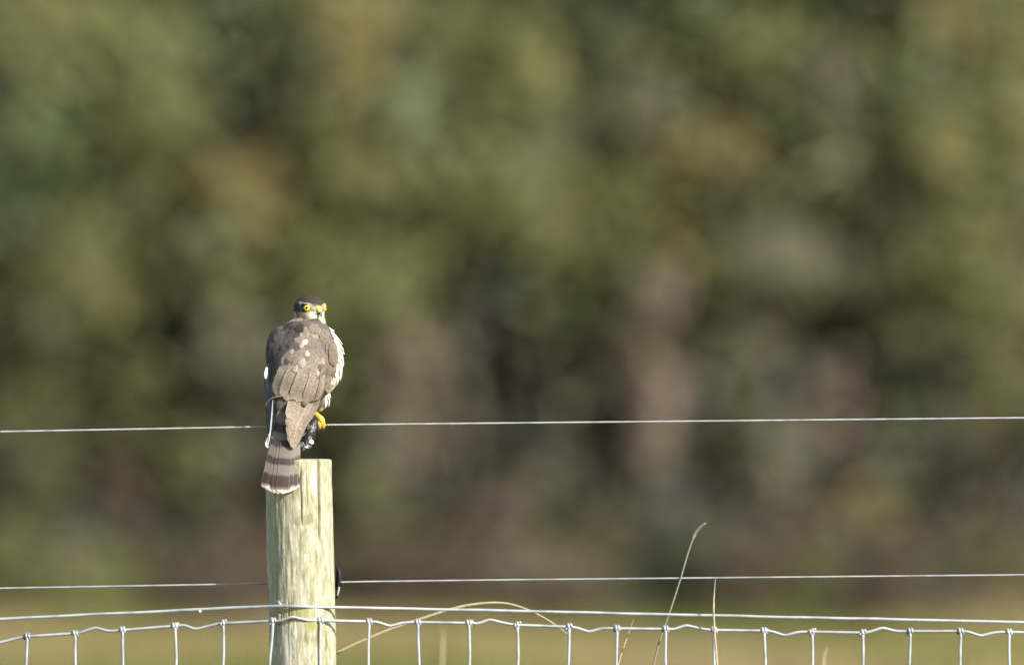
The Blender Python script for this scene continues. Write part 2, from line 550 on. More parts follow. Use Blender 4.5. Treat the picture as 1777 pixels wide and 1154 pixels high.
# clumps of foliage read off the blurred wood edge: pixel, half size in pixels, leaf kind, depth offset in metres
CL = kinds([
 (60, 55, 105, 75, 'yolive', 0.0), (230, 90, 90, 70, 'olive', 0.2), (195, 150, 75, 50, 'green', 0.3), (70, 185, 65, 55, 'sage', 0.1),
 (275, 205, 60, 55, 'olive', 0.0), (150, 30, 70, 45, 'olive', 0.4), (175, 200, 40, 40, 'dark', 0.5), (120, 290, 90, 60, 'green', 0.3),
 (405, 60, 80, 70, 'dark', 1.2), (420, 200, 70, 85, 'dark', 1.4), (350, 130, 50, 60, 'green', 1.0), (470, 120, 45, 70, 'slate', 1.2),
 (615, 95, 50, 70, 'tan', 0.0), (640, 15, 95, 45, 'yolive', 0.2), (585, 170, 55, 45, 'yolive', 0.1), (540, 60, 45, 60, 'olive', 0.4),
 (720, 190, 60, 85, 'sage', 0.1), (690, 110, 45, 50, 'brown', 0.4), (630, 300, 75, 48, 'yolive', -0.1), (560, 250, 50, 50, 'green', 0.6),
 (420, 345, 72, 55, 'tan', -0.1), (520, 330, 55, 50, 'brown', 0.6), (300, 380, 55, 80, 'dark', 1.2), (305, 460, 40, 45, 'brown', 1.2),
 (150, 400, 85, 50, 'olive', 0.4), (70, 370, 60, 50, 'slate', 0.5), (130, 490, 95, 55, 'yolive', 0.1), (230, 300, 60, 60, 'olive', 0.5),
 (640, 455, 105, 62, 'olive', 0.0), (740, 385, 50, 65, 'dark', 1.3), (770, 475, 45, 55, 'slate', 1.3), (525, 450, 70, 50, 'olive', 0.3),
 (830, 520, 55, 45, 'slate', 0.7), (385, 500, 50, 50, 'olive', 0.2), (400, 590, 55, 60, 'grey', 0.0), (170, 565, 80, 45, 'dark', 0.9),
 (820, 250, 65, 70, 'yolive', 0.1), (800, 90, 60, 70, 'olive', 0.2), (810, 155, 30, 30, 'green', 0.4), (845, 340, 60, 50, 'yolive', 0.2),
 (920, 110, 55, 75, 'yolive', -0.1), (925, 220, 55, 45, 'sage', 0.1), (1000, 20, 30, 60, 'slate', 0.9), (1065, 45, 38, 48, 'sage', 0.3),
 (1020, 105, 40, 40, 'brown', 0.9), (1180, 110, 55, 48, 'dark', 0.8), (1215, 165, 45, 40, 'dark', 1.1), (1130, 30, 50, 45, 'slate', 0.7),
 (1310, 80, 80, 75, 'olive', 0.2), (1250, 50, 60, 60, 'green', 0.3), (1435, 125, 50, 48, 'grey', 0.0), (1490, 235, 52, 48, 'grey', 0.3),
 (1530, 45, 50, 60, 'dark', 1.2), (1540, 165, 32, 60, 'dark', 1.2), (1650, 50, 65, 55, 'tan', 0.1), (1750, 40, 60, 60, 'yolive', 0.0),
 (1610, 145, 42, 50, 'sage', 0.0), (1635, 240, 48, 60, 'yolive', -0.1), (1660, 130, 50, 40, 'olive', 0.4), (1765, 200, 38, 100, 'yolive', 0.0),
 (1130, 200, 55, 38, 'grey', 0.1), (1095, 160, 45, 40, 'sage', 0.3), (1240, 258, 58, 42, 'tan', 0.0), (1365, 230, 48, 45, 'dark', 1.1),
 (1030, 235, 38, 42, 'slate', 0.9), (960, 265, 38, 45, 'sage', 0.3), (925, 370, 82, 48, 'yolive', 0.0), (1140, 370, 45, 62, 'tan', 0.3),
 (1050, 320, 60, 42, 'olive', 0.3), (1300, 375, 48, 34, 'dark', 1.0), (1400, 305, 90, 42, 'olive', 0.5), (1480, 372, 100, 46, 'dark', 1.0),
 (1375, 450, 58, 42, 'grey', -0.1), (1315, 462, 45, 36, 'tan', 0.1), (1490, 478, 52, 34, 'grey', 0.2), (1600, 320, 70, 38, 'olive', 0.5),
 (1685, 430, 52, 72, 'yolive', 0.0), (1762, 400, 35, 55, 'brown', 0.3), (920, 480, 52, 52, 'dark', 0.9), (1030, 540, 60, 50, 'dark', 0.8),
 (1145, 522, 34, 34, 'pink', 0.0), (1080, 440, 60, 50, 'olive', 0.4), (1580, 462, 52, 50, 'olive', 0.3), (1762, 515, 45, 42, 'yolive', -0.1),
 (1250, 460, 50, 45, 'olive', 0.5), (1040, 660, 50, 55, 'dark', 1.2), (1140, 705, 46, 66, 'pink', -0.2), (1310, 602, 48, 46, 'grey', 0.1),
 (1395, 540, 60, 34, 'brown', 0.8), (1450, 692, 42, 44, 'pink', 0.4), (1240, 640, 45, 55, 'green', 0.4), (1480, 615, 58, 42, 'dark', 1.1),
 (1580, 672, 48, 58, 'sage', 0.5), (1690, 600, 65, 60, 'olive', 0.5), (1240, 745, 40, 50, 'brown', 0.6), (1010, 825, 42, 52, 'grey', 0.1),
 (1000, 735, 42, 42, 'brown', 0.7), (1350, 790, 72, 62, 'grey', 0.2), (1420, 755, 40, 40, 'brown', 0.6), (1165, 880, 36, 60, 'slate', 0.3),
 (1110, 935, 42, 40, 'dark', 0.9), (1500, 905, 62, 42, 'tan', 0.2), (1370, 920, 56, 44, 'brown', 0.2), (1415, 965, 50, 34, 'tan', 0.4),
 (1580, 1000, 72, 38, 'brown', 0.9), (1030, 965, 50, 45, 'olive', 0.2), (880, 905, 36, 44, 'pink', 0.1), (945, 950, 40, 40, 'slate', 0.6),
 (1620, 800, 60, 70, 'slate', 0.8), (1740, 830, 50, 70, 'brown', 0.4), (1700, 720, 55, 50, 'olive', 0.7), (1690, 940, 60, 50, 'brown', 0.5),
 (60, 610, 80, 50, 'olive', 0.4), (240, 685, 65, 45, 'olive', 0.3), (160, 660, 45, 40, 'slate', 1.0), (425, 650, 50, 45, 'grey', 0.3),
 (710, 650, 62, 70, 'pink', 0.1), (855, 650, 40, 70, 'dark', 1.2), (690, 745, 60, 45, 'grey', 0.3), (650, 835, 60, 50, 'yolive', 0.3),
 (600, 900, 60, 36, 'brown', 0.6), (740, 925, 60, 40, 'brown', 0.6), (100, 860, 70, 55, 'olive', 0.6), (220, 850, 60, 50, 'brown', 0.4),
 (330, 965, 78, 30, 'dark', 0.9), (190, 965, 60, 36, 'grey', 0.3), (340, 775, 60, 50, 'olive', 0.4), (90, 730, 80, 50, 'olive', 0.5),
 (800, 800, 50, 60, 'brown', 0.9), (50, 965, 55, 42, 'olive', 0.5), (430, 880, 55, 50, 'brown', 0.7), (560, 690, 60, 60, 'olive', 0.7),
 (860, 780, 45, 50, 'slate', 1.0), (1290, 860, 50, 60, 'olive', 0.6), (570, 570, 60, 50, 'green', 0.4), (480, 760, 60, 60, 'brown', 0.8),
])
rng = np.random.default_rng(11)
TREES = [   # trunk pixel x, depth, radius, bark, label
 (60, 0.5, 0.037, M_BARK, 'yellow green bush at the wood edge beside the pale sage clump'),
 (215, 0.7, 0.043, M_BARK, 'olive green small tree with dense low growth at the wood edge'),
 (395, 0.9, 0.037, M_BARK_DARK, 'dark ivy covered tree with one tan clump behind the hawk'),
 (640, 0.4, 0.050, M_BARK, 'tree with tan and yellow leaves and pale dead growth low down'),
 (820, 0.8, 0.043, M_BARK_DARK, 'dark leaved tree with yellow olive crown top'),
 (1010, 0.5, 0.031, M_BARK, 'tree with grey green and slate foliage and pale stem'),
 (1148, 0.2, 0.034, M_BARK, 'dark green crowned tree with a patch of pale pinkish dead leaves low down'),
 (1345, 0.5, 0.037, M_BARK, 'grey lichened tree with pale dry twigs and olive crown'),
 (1500, 0.8, 0.043, M_BARK_DARK, 'dark evergreen leaved tree with grey lichen patches'),
 (1640, 0.4, 0.043, M_BARK, 'sage and yellow leaved tree above brown undergrowth'),
 (1765, 0.3, 0.037, M_BARK, 'yellow leaved tree over reddish brown bramble'),
]
own = {i: [] for i in range(len(TREES))}
# looser growth that fills the depth of the wood edge behind the named clumps
FILL = []
for gy in range(-20, 1080, 84):
    for gx in range(-80, 1880, 96):
        lo = gy > 600
        pool = ['brown', 'olive', 'slate', 'brown', 'grey'] if lo else ['olive', 'green', 'olive', 'slate', 'yolive']
        FILL.append((gx + rng.normal() * 22, gy + rng.normal() * 20, 66, 58, pool[rng.integers(5)], 0.9 + rng.random() * 0.9))
for gy in range(-10, 1050, 74):  # thin leaf veil added in front to lower the contrast, like haze
    for gx in range(-60, 1860, 84):
        pool = ['brown', 'grey', 'brown', 'slate', 'olive'] if gy > 560 else ['olive', 'green', 'olive', 'sage', 'green']
        FILL.append((gx + rng.normal() * 20, gy + rng.normal() * 20, 70, 64, pool[rng.integers(5)], -0.45 + rng.random() * 0.3))
for px, py, rx, ry, k, dy in CL + FILL:
    i = min(range(len(TREES)), key=lambda q: abs(TREES[q][0] - px) + (0 if True else 0))
    y = WOOD_Y + dy
    c = P(px, py, y)
    own[i].append(((c.x, c.y, c.z), (rx * PXW * (0.85 if py > 600 else 0.98), min(0.5, 0.55 * (rx + ry) * PXW * 0.5 + 0.08), ry * PXW * (1.35 if py > 600 else 1.05)), k, 0.028 if dy < -0.14 and rx == 70 else 1.0))
for i, (px, dy, r, bark, lab) in enumerate(TREES):
    b = P(px, 1070, WOOD_Y + dy)
    base = (b.x, WOOD_Y + dy, ground_z(b.x, WOOD_Y + dy))
    cl = own[i]
    # crown goes on above the frame
    ks = [c[2] for c in cl]
    for _ in range(9):
        kk = ks[rng.integers(len(ks))]
        cl.append(((base[0] + rng.normal() * 0.45, WOOD_Y + dy + rng.normal() * 0.4, 3.5 + rng.random() * 1.9),
                   (0.3 + 0.2 * rng.random(), 0.3, 0.25 + 0.15 * rng.random()), kk))
    make_tree('edge_tree', lab, 'tree', 'small trees along the wood edge', base,
              (base[0] + rng.normal() * 0.1, base[1] + 0.1, 4.9), r, cl, bark, rng, 0.055, 2.2)

# more of the same wood edge, either side of the frame
side_n = 0
for sx in (-1, 1):
    for q in range(5):
        x = sx * (3.5 + q * 1.35 + rng.random() * 0.4)
        y = WOOD_Y + 0.3 + rng.random()
        cl = []
        pool = [['olive', 'green', 'yolive', 'dark'], ['tan', 'olive', 'brown', 'sage'], ['dark', 'green', 'grey', 'olive']][q % 3]
        for _ in range(26):
            cl.append(((x + rng.normal() * 0.5, y + rng.normal() * 0.4, 0.2 + rng.random() * 4.6),
                       (0.25 + 0.2 * rng.random(), 0.3, 0.2 + 0.18 * rng.random()), pool[rng.integers(4)]))
        side_n += 1
        make_tree('edge_tree', 'bushy mixed green tree of the wood edge further along from the hawk', 'tree', 'trees further along the wood edge',
                  (x, y, ground_z(x, y)), (x, y + 0.1, 4.8), 0.07, cl, M_BARK, rng, 0.065, 1.3)

# dark evergreen trees close the wood behind
for q in range(19):
    row = q % 2
    x = -9.9 + q * 1.1 + rng.normal() * 0.15
    y = WOOD_Y + 4.0 + row * 2.6
    cl = []
    for t in range(60):
        z = 0.1 + (t % 20) / 19 * 7.4 + rng.normal() * 0.1
        wd = 1.25 * (1.0 - 0.05 * z)
        cl.append(((x + (t // 20 - 1 + rng.normal() * 0.2) * wd * 0.8, y + rng.normal() * 0.5, z), (0.55, 0.45, 0.42), 'dark' if rng.random() < 0.7 else 'green'))
    make_tree('evergreen_tree', ('dark evergreen tree filling the gaps behind the wood edge' if not row else 'dark evergreen tree standing deep in the wood'), 'tree',
              ('dark evergreens behind the wood edge' if not row else 'dark evergreens deep in the wood'),
              (x, y, 0), (x, y, 7.2), 0.16, cl, M_BARK_DARK, rng, 0.15, 1.3)

# ------------------------------------------------------------------ rough grass of the field (too many to count)
def grass_sheet(name, label, x0, x1, y0, y1, n, h, wd, palette, rng):
    # tufts, 5 blades each
    cx = rng.uniform(x0, x1, n)
    cy = rng.uniform(y0, y1, n)
    kb = 5
    X = np.repeat(cx, kb) + rng.normal(size=n * kb) * 0.05
    Y = np.repeat(cy, kb) + rng.normal(size=n * kb) * 0.05
    patch = np.array([noise.noise(Vector((a * 0.55, b * 0.10, 8.0))) for a, b in zip(cx, cy)])
    Hh = h * (0.45 + 0.8 * rng.random(n * kb)) * np.repeat(np.clip(1 + patch, 0.5, 1.6), kb)
    Z = np.array([ground_z(a, b) for a, b in zip(X, Y)])
    ln = rng.normal(size=(n * kb, 3)) * 0.35
    ln[:, 2] = 1.0
    ln /= np.linalg.norm(ln, axis=1)[:, None]
    a = ln * (Hh / 2)[:, None]
    c = np.stack([X, Y, Z], 1) + a * 0.92
    an = rng.random(n * kb) * np.pi
    b = np.stack([np.cos(an), np.sin(an), np.zeros_like(an)], 1) * wd
    pal = np.asarray(palette)
    t = np.clip((np.repeat(patch, kb) * 1.7 + 0.5 + rng.normal(size=n * kb) * 0.12), 0, 0.999) * (len(pal) - 1)
    i = t.astype(int)
    fr = (t - i)[:, None]
    col = pal[i] * (1 - fr) + pal[i + 1] * fr
    col = col * (0.75 + 0.5 * rng.random((n * kb, 1)))
    o = link(name, quads_mesh(name, c, a, b, col, M_LEAF))
    tag(o, label, 'grass', None, 'stuff')
GP = [(0.16, 0.185, 0.055), (0.24, 0.24, 0.080), (0.31, 0.27, 0.100), (0.36, 0.285, 0.145)]
grass_sheet('field_grass', 'blurred straw and green rough grass of the field before the wood', -9, 9, 36, 55.0, 14000, 0.10, 0.016, GP, rng)
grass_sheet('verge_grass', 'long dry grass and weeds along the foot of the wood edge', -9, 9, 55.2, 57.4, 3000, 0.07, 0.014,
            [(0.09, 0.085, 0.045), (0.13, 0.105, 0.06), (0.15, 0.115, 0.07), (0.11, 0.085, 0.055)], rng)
grass_sheet('fence_grass', 'long grass growing along the foot of the fence', -2.6, 2.6, -0.35, 0.8, 2600, 0.34, 0.004, GP, rng)
# low bramble mounds at the foot of the wood edge
for px, k, lab in ((40, 'olive', 'low olive bramble mound'), (180, 'grey', 'low greyish twiggy mound'), (320, 'dark', 'low dark green ivy mound'), (450, 'brown', 'low brown bramble mound behind the post'),
                   (600, 'brown', 'low brown bramble mound beyond the black insulator'), (740, 'brown', 'low brown bramble mound under the arching grass blade'), (880, 'pink', 'low pinkish dead mound'), (1030, 'brown', 'low brown mound under the pale tree'),
                   (1120, 'dark', 'low dark green mound behind the tall grass stem'), (1245, 'slate', 'low slate coloured mound behind the upright grass blade'), (1370, 'brown', 'low brown bracken mound'), (1470, 'tan', 'low tan bracken mound'), (1590, 'dark', 'low very dark mound with brown tops'), (1700, 'brown', 'low brown bramble mound with reddish tone'), (1790, 'brown', 'low brown mound beyond the netting')):
    y = WOOD_Y - 0.35 + rng.random() * 0.3
    x = P(px, 1060, y).x
    cl = [((x + rng.normal() * 0.14, y + rng.normal() * 0.1, 0.08 + rng.random() * 0.32), (0.19 + 0.06 * rng.random(), 0.16, 0.13), k if rng.random() < 0.7 else ('brown' if rng.random() < 0.6 else 'olive')) for _ in range(5)]
    make_tree('bramble_mound', lab + ' at the foot of the wood', 'undergrowth', 'undergrowth at the foot of the wood', (x, y, ground_z(x, y)), (x, y, 0.4), 0.012, cl, M_BARK_DARK, rng, 0.04, 1.6, 'leaves')
for px, y, k, lab in ((1535, 50.5, 'brown', 'dark brown weedy mound out in the pale grass'), (1600, 53.0, 'dark', 'dark green weedy mound at the edge of the grass'), (425, 51.5, 'brown', 'brown weedy mound in the grass beyond the post'), (345, 54.0, 'brown', 'dull brown mound between grass and wood'), (750, 54.3, 'brown', 'brown mound between grass and wood'), (1000, 54.8, 'brown', 'dull brown mound between grass and wood under the pale tree')):
    x = P(px, 1060, y).x
    cl = [((x + rng.normal() * 0.15, y + rng.normal() * 0.1, 0.06 + rng.random() * 0.18), (0.16, 0.15, 0.10), k) for _ in range(5)]
    make_tree('weed_mound', lab, 'undergrowth', 'weeds standing in the field', (x, y, ground_z(x, y)), (x, y, 0.3), 0.01, cl, M_BARK_DARK, rng, 0.035, 1.4, 'leaves')
# dark seeding weeds that stand out of the field
def weed(px, y, h, label):
    b = P(px, 1100, y)
    gz = ground_z(b.x, y)
    root = empty('dock_weed', (b.x, y, gz))
    tag(root, label, 'weed', 'dead weeds standing in the field')
    v, f = [], []
    for k in range(9):
        e = Vector((rng.normal() * 0.10, rng.normal() * 0.08, h * (0.6 + 0.45 * rng.random())))
        vv, ff = tube(spline([(rng.normal() * 0.03, rng.normal() * 0.03, -0.03), e * 0.5 + Vector((rng.normal() * 0.02, 0, 0)), e], 6), [0.009, 0.008, 0.007, 0.006, 0.005, 0.004], 5, True, len(v))
        v += vv; f += ff
    link('stem', mesh('stem', v, f, M_BARK_DARK), parent=root)
    ps = [clump_leaves((0, 0, h * (0.3 + 0.6 * k / 3)), (0.16, 0.12, 0.15), 'brown', 90, 0.035, rng, 0.1) for k in range(4)]
    sh = link('seed_head', quads_mesh('seed_head', *[np.concatenate([p[i] for p in ps]) for i in range(4)], M_LEAF), parent=root)
    sh['kind'] = 'stuff'
weed(1520, 49.5, 0.42, 'dark brown dead weed standing in pale grass')
weed(470, 52.0, 0.36, 'dead brown weed in the field beside the fence post')
weed(1290, 54.0, 0.34, 'small dead brown weed in front of the grey lichened tree')

# ------------------------------------------------------------------ fence post
def V3(x, z, y):
    """photo pixel x, y and depth towards the camera z (in pixels) -> fence space point in metres"""
    return Vector(((x - 888.5) * S, -z * S, CAM_H + (HORIZON - y) * S))

POST_TOP = 797.0
GROUND_PX = HORIZON + CAM_H / S
def post_axis(py):
    return 518.5 + (py - 797) * 0.0207
POST_R = 57.5
CRACKS = [   # offset across the face as a sine -1..1, py from, py to, half width px, depth px
 (0.60, 780, 938, 1.1, 8), (0.06, 812, 905, 0.9, 5), (0.72, 1088, 1300, 1.0, 4), (-0.74, 845, 1050, 1.2, 4), (0.22, 795, 870, 0.7, 1.6), (-0.40, 1045, 1075, 1.0, 3)]
def build_post():
    nth = 400
    pys = list(np.arange(0, 372, 1.6)) + list(np.arange(372, GROUND_PX - POST_TOP + 60, 12))
    root = empty('fence_post', V3(post_axis(GROUND_PX), 0, GROUND_PX))
    o = root.location
    v, f, = [], []
    for d in pys:
        py = POST_TOP + d
        ax = post_axis(py)
        for k in range(nth):
            th = 2 * math.pi * k / nth            # 0 = right, pi/2 = towards camera
            ct, st = math.cos(th), math.sin(th)
            # lumpy outline, flaked layers, long grain
            q = Vector((ct * 1.4, st * 1.4, d * 0.006))
            r = POST_R + 1.3 * noise.noise(q)
            lay = noise.noise(Vector((ct * 7, st * 7, d * 0.018)))
            r += 0.32 * math.floor(lay * 3.0 + 0.5)
            lay2 = noise.noise(Vector((ct * 15, st * 15, d * 0.022 + 40)))
            r += 0.22 * math.floor(lay2 * 2.5 + 0.5)
            r += 0.22 * noise.noise(Vector((ct * 30, st * 30, d * 0.03)))
            if st > 0:
                for cx, a, b, hw, dp in CRACKS:
                    if a - 12 < py < b + 12:
                        wob = 1.6 * noise.noise(Vector((cx * 9, py * 0.02, 1)))
                        dist = abs(ct * POST_R - cx * POST_R - wob)
                        if dist < hw * 2.2:
                            fade = min(1, max(0, (py - a + 12) / 24)) * min(1, max(0, (b + 12 - py) / 24))
                            r -= dp * fade * max(0, 1 - dist / (hw * 2.2))
            if d < 2.5:
                r -= (2.5 - d) ** 2 * 0.35
            topw = (1.2 * noise.noise(Vector((ct * 4, st * 4, 9.0))) + 0.8 * noise.noise(Vector((ct * 14, st * 14, 9.0)))) * max(0, 1 - d / 14)
            p = V3(ax + r * ct, r * st, py + topw + (1.0 - ct) * 0.4 * max(0, 1 - d / 20))
            v.append(p - o)
    rows = len(pys)
    for j in range(rows - 1):
        for k in range(nth):
            k2 = (k + 1) % nth
            f.append((j * nth + k, (j + 1) * nth + k, (j + 1) * nth + k2, j * nth + k2))
    # sawn top
    ring0 = 0
    for t, fr in enumerate((0.85, 0.55, 0.25)):
        b0 = len(v)
        for k in range(nth):
            th = 2 * math.pi * k / nth
            rr = (POST_R - 2) * fr
            c = V3(post_axis(797) + rr * math.cos(th), rr * math.sin(th), POST_TOP - 0.8 + 0.7 * noise.noise(Vector((rr * math.cos(th) * 0.1, rr * math.sin(th) * 0.3, 5))))
            v.append(c - o)
        for k in range(nth):
            k2 = (k + 1) % nth
            f.append((ring0 + k, ring0 + k2, b0 + k2, b0 + k))
        ring0 = b0
    v.append(V3(post_axis(797), 0, POST_TOP - 0.8) - o)
    for k in range(nth):
        f.append((ring0 + k, ring0 + (k + 1) % nth, len(v) - 1))
    wood = mat_post()
    link('post_shaft', mesh('post_shaft', v, f, wood), parent=root)
    # splinter peeling off the left flank
    pts = [(post_axis(y) - POST_R + 1.5 - 1.5 * math.sin((y - 866) / 178 * math.pi) - (0.8 if y > 1010 else 0), y) for y in np.linspace(866, 1044, 14)]
    sv, sf = [], []
    for i, (x, y) in enumerate(pts):
        wv = 2.0 if i < 12 else 2.4
        for dx, dz in ((-wv, 6), (wv, 12), (wv, 7), (-wv, 2)):
            sv.append(V3(x + dx, dz, y) - o)
    for i in range(len(pts) - 1):
        for k in range(4):
            k2 = (k + 1) % 4
            sf.append((i * 4 + k, i * 4 + k2, i * 4 + 4 + k2, i * 4 + 4 + k))
    sf += [(3, 2, 1, 0), tuple(len(sv) - 4 + k for k in range(4))]
    link('splinter', mesh('splinter', sv, sf, wood, smooth=False), parent=root)
    # staples over the wires
    def front(x, y):
        dx = (x - post_axis(y)) / POST_R
        return POST_R * math.sqrt(max(0.02, 1 - dx * dx))
    def staple(pts, r, mat):
        p = [V3(x, z, y) - o for x, z, y in pts]
        vv, ff = tube(spline(p, 14), r * S, 8)
        link('staple', mesh('staple', vv, ff, mat), parent=root)
    zf = front(488, 1052)
    staple([(483.5, zf - 8, 1043), (484.5, zf + 4, 1044), (488, zf + 8, 1049), (494, zf + 7, 1054), (498, zf - 6, 1057)], 3.0, M_STAPLE)
    zf = front(485, 1072)
    staple([(485, zf - 8, 1063), (485.5, zf + 3, 1064), (485, zf + 8, 1071), (486, zf + 4, 1079), (486, zf - 8, 1080)], 3.4, M_RUST)
    tag(root, 'pale weathered round wooden fence post with peeling greenish grain, hawk above it', 'fence post')
build_post()

# black clip insulator on the back right of the post
def build_insulator():
    root = empty('wire_insulator', V3(580, -22, 1010))
    o = root.location
    tag(root, 'small black plastic insulator clip on the side of the post holding the middle wire', 'insulator')
    def part(name, pts, radii, mat, sides=10, n=12, parent=root):
        p = [V3(*q) - o for q in pts]
        k = spline(p, n)
        rr = np.interp(np.linspace(0, 1, n), np.linspace(0, 1, len(radii)), radii) * S
        vv, ff = tube(k, list(rr), sides)
        return link(name, mesh(name, vv, ff, mat), parent=root)
    part('back_plate', [(579.5, -24, 980), (581, -24, 990), (581, -24, 1010), (580, -24, 1026), (580.5, -24, 1037)], [3, 6.5, 6.5, 5.5, 5, 3], M_BLACK)
    part('claw', [(582, -20, 983), (587.5, -18, 990), (589, -16, 1003), (587, -16, 1016), (585, -17, 1024)], [2, 3.0, 3.4, 2.4, 1.6], M_BLACK)
    part('lower_hook', [(580, -20, 1034), (583, -18, 1036), (587, -17, 1034)], [2.6, 2.6, 1.8], M_BLACK)
    part('latch', [(592, -22, 1010), (592.5, -22, 1014), (592, -22, 1018)], [1.5, 2.2, 1.5], M_BLACK)
    part('pin', [(585.5, -15, 1033), (587, -14, 1026), (588.5, -14, 1018)], [1.5, 1.9, 1.6], M_PIN)
build_insulator()

# ------------------------------------------------------------------ wires
def plain_wire(name, label, pts, r, mat, n=140, sides=8, wob=0.0):
    o = V3(*pts[len(pts) // 2])
    p = spline([V3(*q) - o for q in pts], n)
    if wob:
        p = [a + Vector((0, 0, wob * S * noise.noise(Vector((a.x * 14, 0, 2)))) ) for a in p]
    vv, ff = tube(p, r * S, sides)
    ob = link(name, mesh(name, vv, ff, mat), loc=o)
    tag(ob, label, 'wire')
    return ob

def stranded_wire(name, label, pts, r, pitch):
    """two strands laid round each other"""
    o = V3(*pts[len(pts) // 2])
    v, f = [], []
    path = [Vector(V3(*q)) - o for q in pts]
    cum = [0]
    for a, b in zip(path, path[1:]):
        cum.append(cum[-1] + (b - a).length)
    L = cum[-1]
    n = int(L / (pitch * S) * 7)
    xs = np.linspace(0, L, n)
    def at(s):
        i = min(len(path) - 2, int(np.searchsorted(cum, s, 'right') - 1))
        return path[i].lerp(path[i + 1], (s - cum[i]) / (cum[i + 1] - cum[i]))
    for ph in (0, math.pi):
        p = []
        for s in xs:
            a = ph + 2 * math.pi * s / (pitch * S)
            p.append(at(s) + Vector((0, math.cos(a), math.sin(a))) * (r * 0.36 * S))
        vv, ff = tube(p, r * 0.66 * S, 6, True, len(v))
        v += vv; f += ff
    ob = link(name, mesh(name, v, f, M_ELEC), loc=o)
    tag(ob, label, 'wire')

TOPZ = -14
stranded_wire('fence_wire', 'thin grey twisted wire running past the hawk above the post top',
              [(-1400, TOPZ, 777), (0, TOPZ, 749), (455, TOPZ, 740.5), (556, TOPZ, 737.3), (888, TOPZ, 734), (1777, TOPZ, 725), (3100, TOPZ, 712)], 2.2, 11)
stranded_wire('fence_wire', 'thin grey twisted wire held by the black insulator behind the post',
              [(-1400, -60, 1045), (0, -60, 1021), (460, -60, 1013), (520, -60, 1011.5), (575, -40, 1010.5), (590, -20, 1010), (640, -22, 1009), (888, -30, 1006), (1777, -34, 997.5), (3100, -34, 985)], 2.0, 11)
def zn(x):
    d = max(0.0, abs(x - 512) - 14)
    return 60.5 - (0.42 * min(d, 60) + 0.14 * max(0, min(d, 200) - 60) + 0.03 * max(0, d - 200))
ZN = 60.5       # netting and line wire run on the camera side of the post
plain_wire('line_wire', 'smooth pale galvanised wire just above the netting, stapled to the post',
           [(x, zn(x), y) for x, y in ((-1400, 1144), (-700, 1108), (0, 1073.5), (240, 1062), (330, 1057.5), (400, 1054), (450, 1052), (486, 1050.5), (520, 1051.2), (550, 1052), (580, 1052.7), (640, 1054), (720, 1055.8), (888, 1059.5), (1300, 1069), (1777, 1079.5), (2400, 1093), (3100, 1108))], 2.8, M_GALV, 300, 10, 0.8)
# drop hanging from the line wire
def drop(px, py, r):
    bm = bmesh.new()
    bmesh.ops.create_uvsphere(bm, u_segments=14, v_segments=10, radius=r * S)
    for vv in bm.verts:
        if vv.co.z > 0:
            vv.co.x *= 1 - 0.25 * vv.co.z / (r * S)
            vv.co.z *= 1.25
    me = bpy.data.meshes.new('water_drop')
    bm.to_mesh(me); bm.free()
    me.polygons.foreach_set('use_smooth', [True] * len(me.polygons))
    o = link('water_drop', me, M_DROP, loc=V3(px, zn(px), py))
    tag(o, 'tiny bright water drop hanging under the pale line wire', 'drop')
drop(347.5, 1059.6, 2.9)

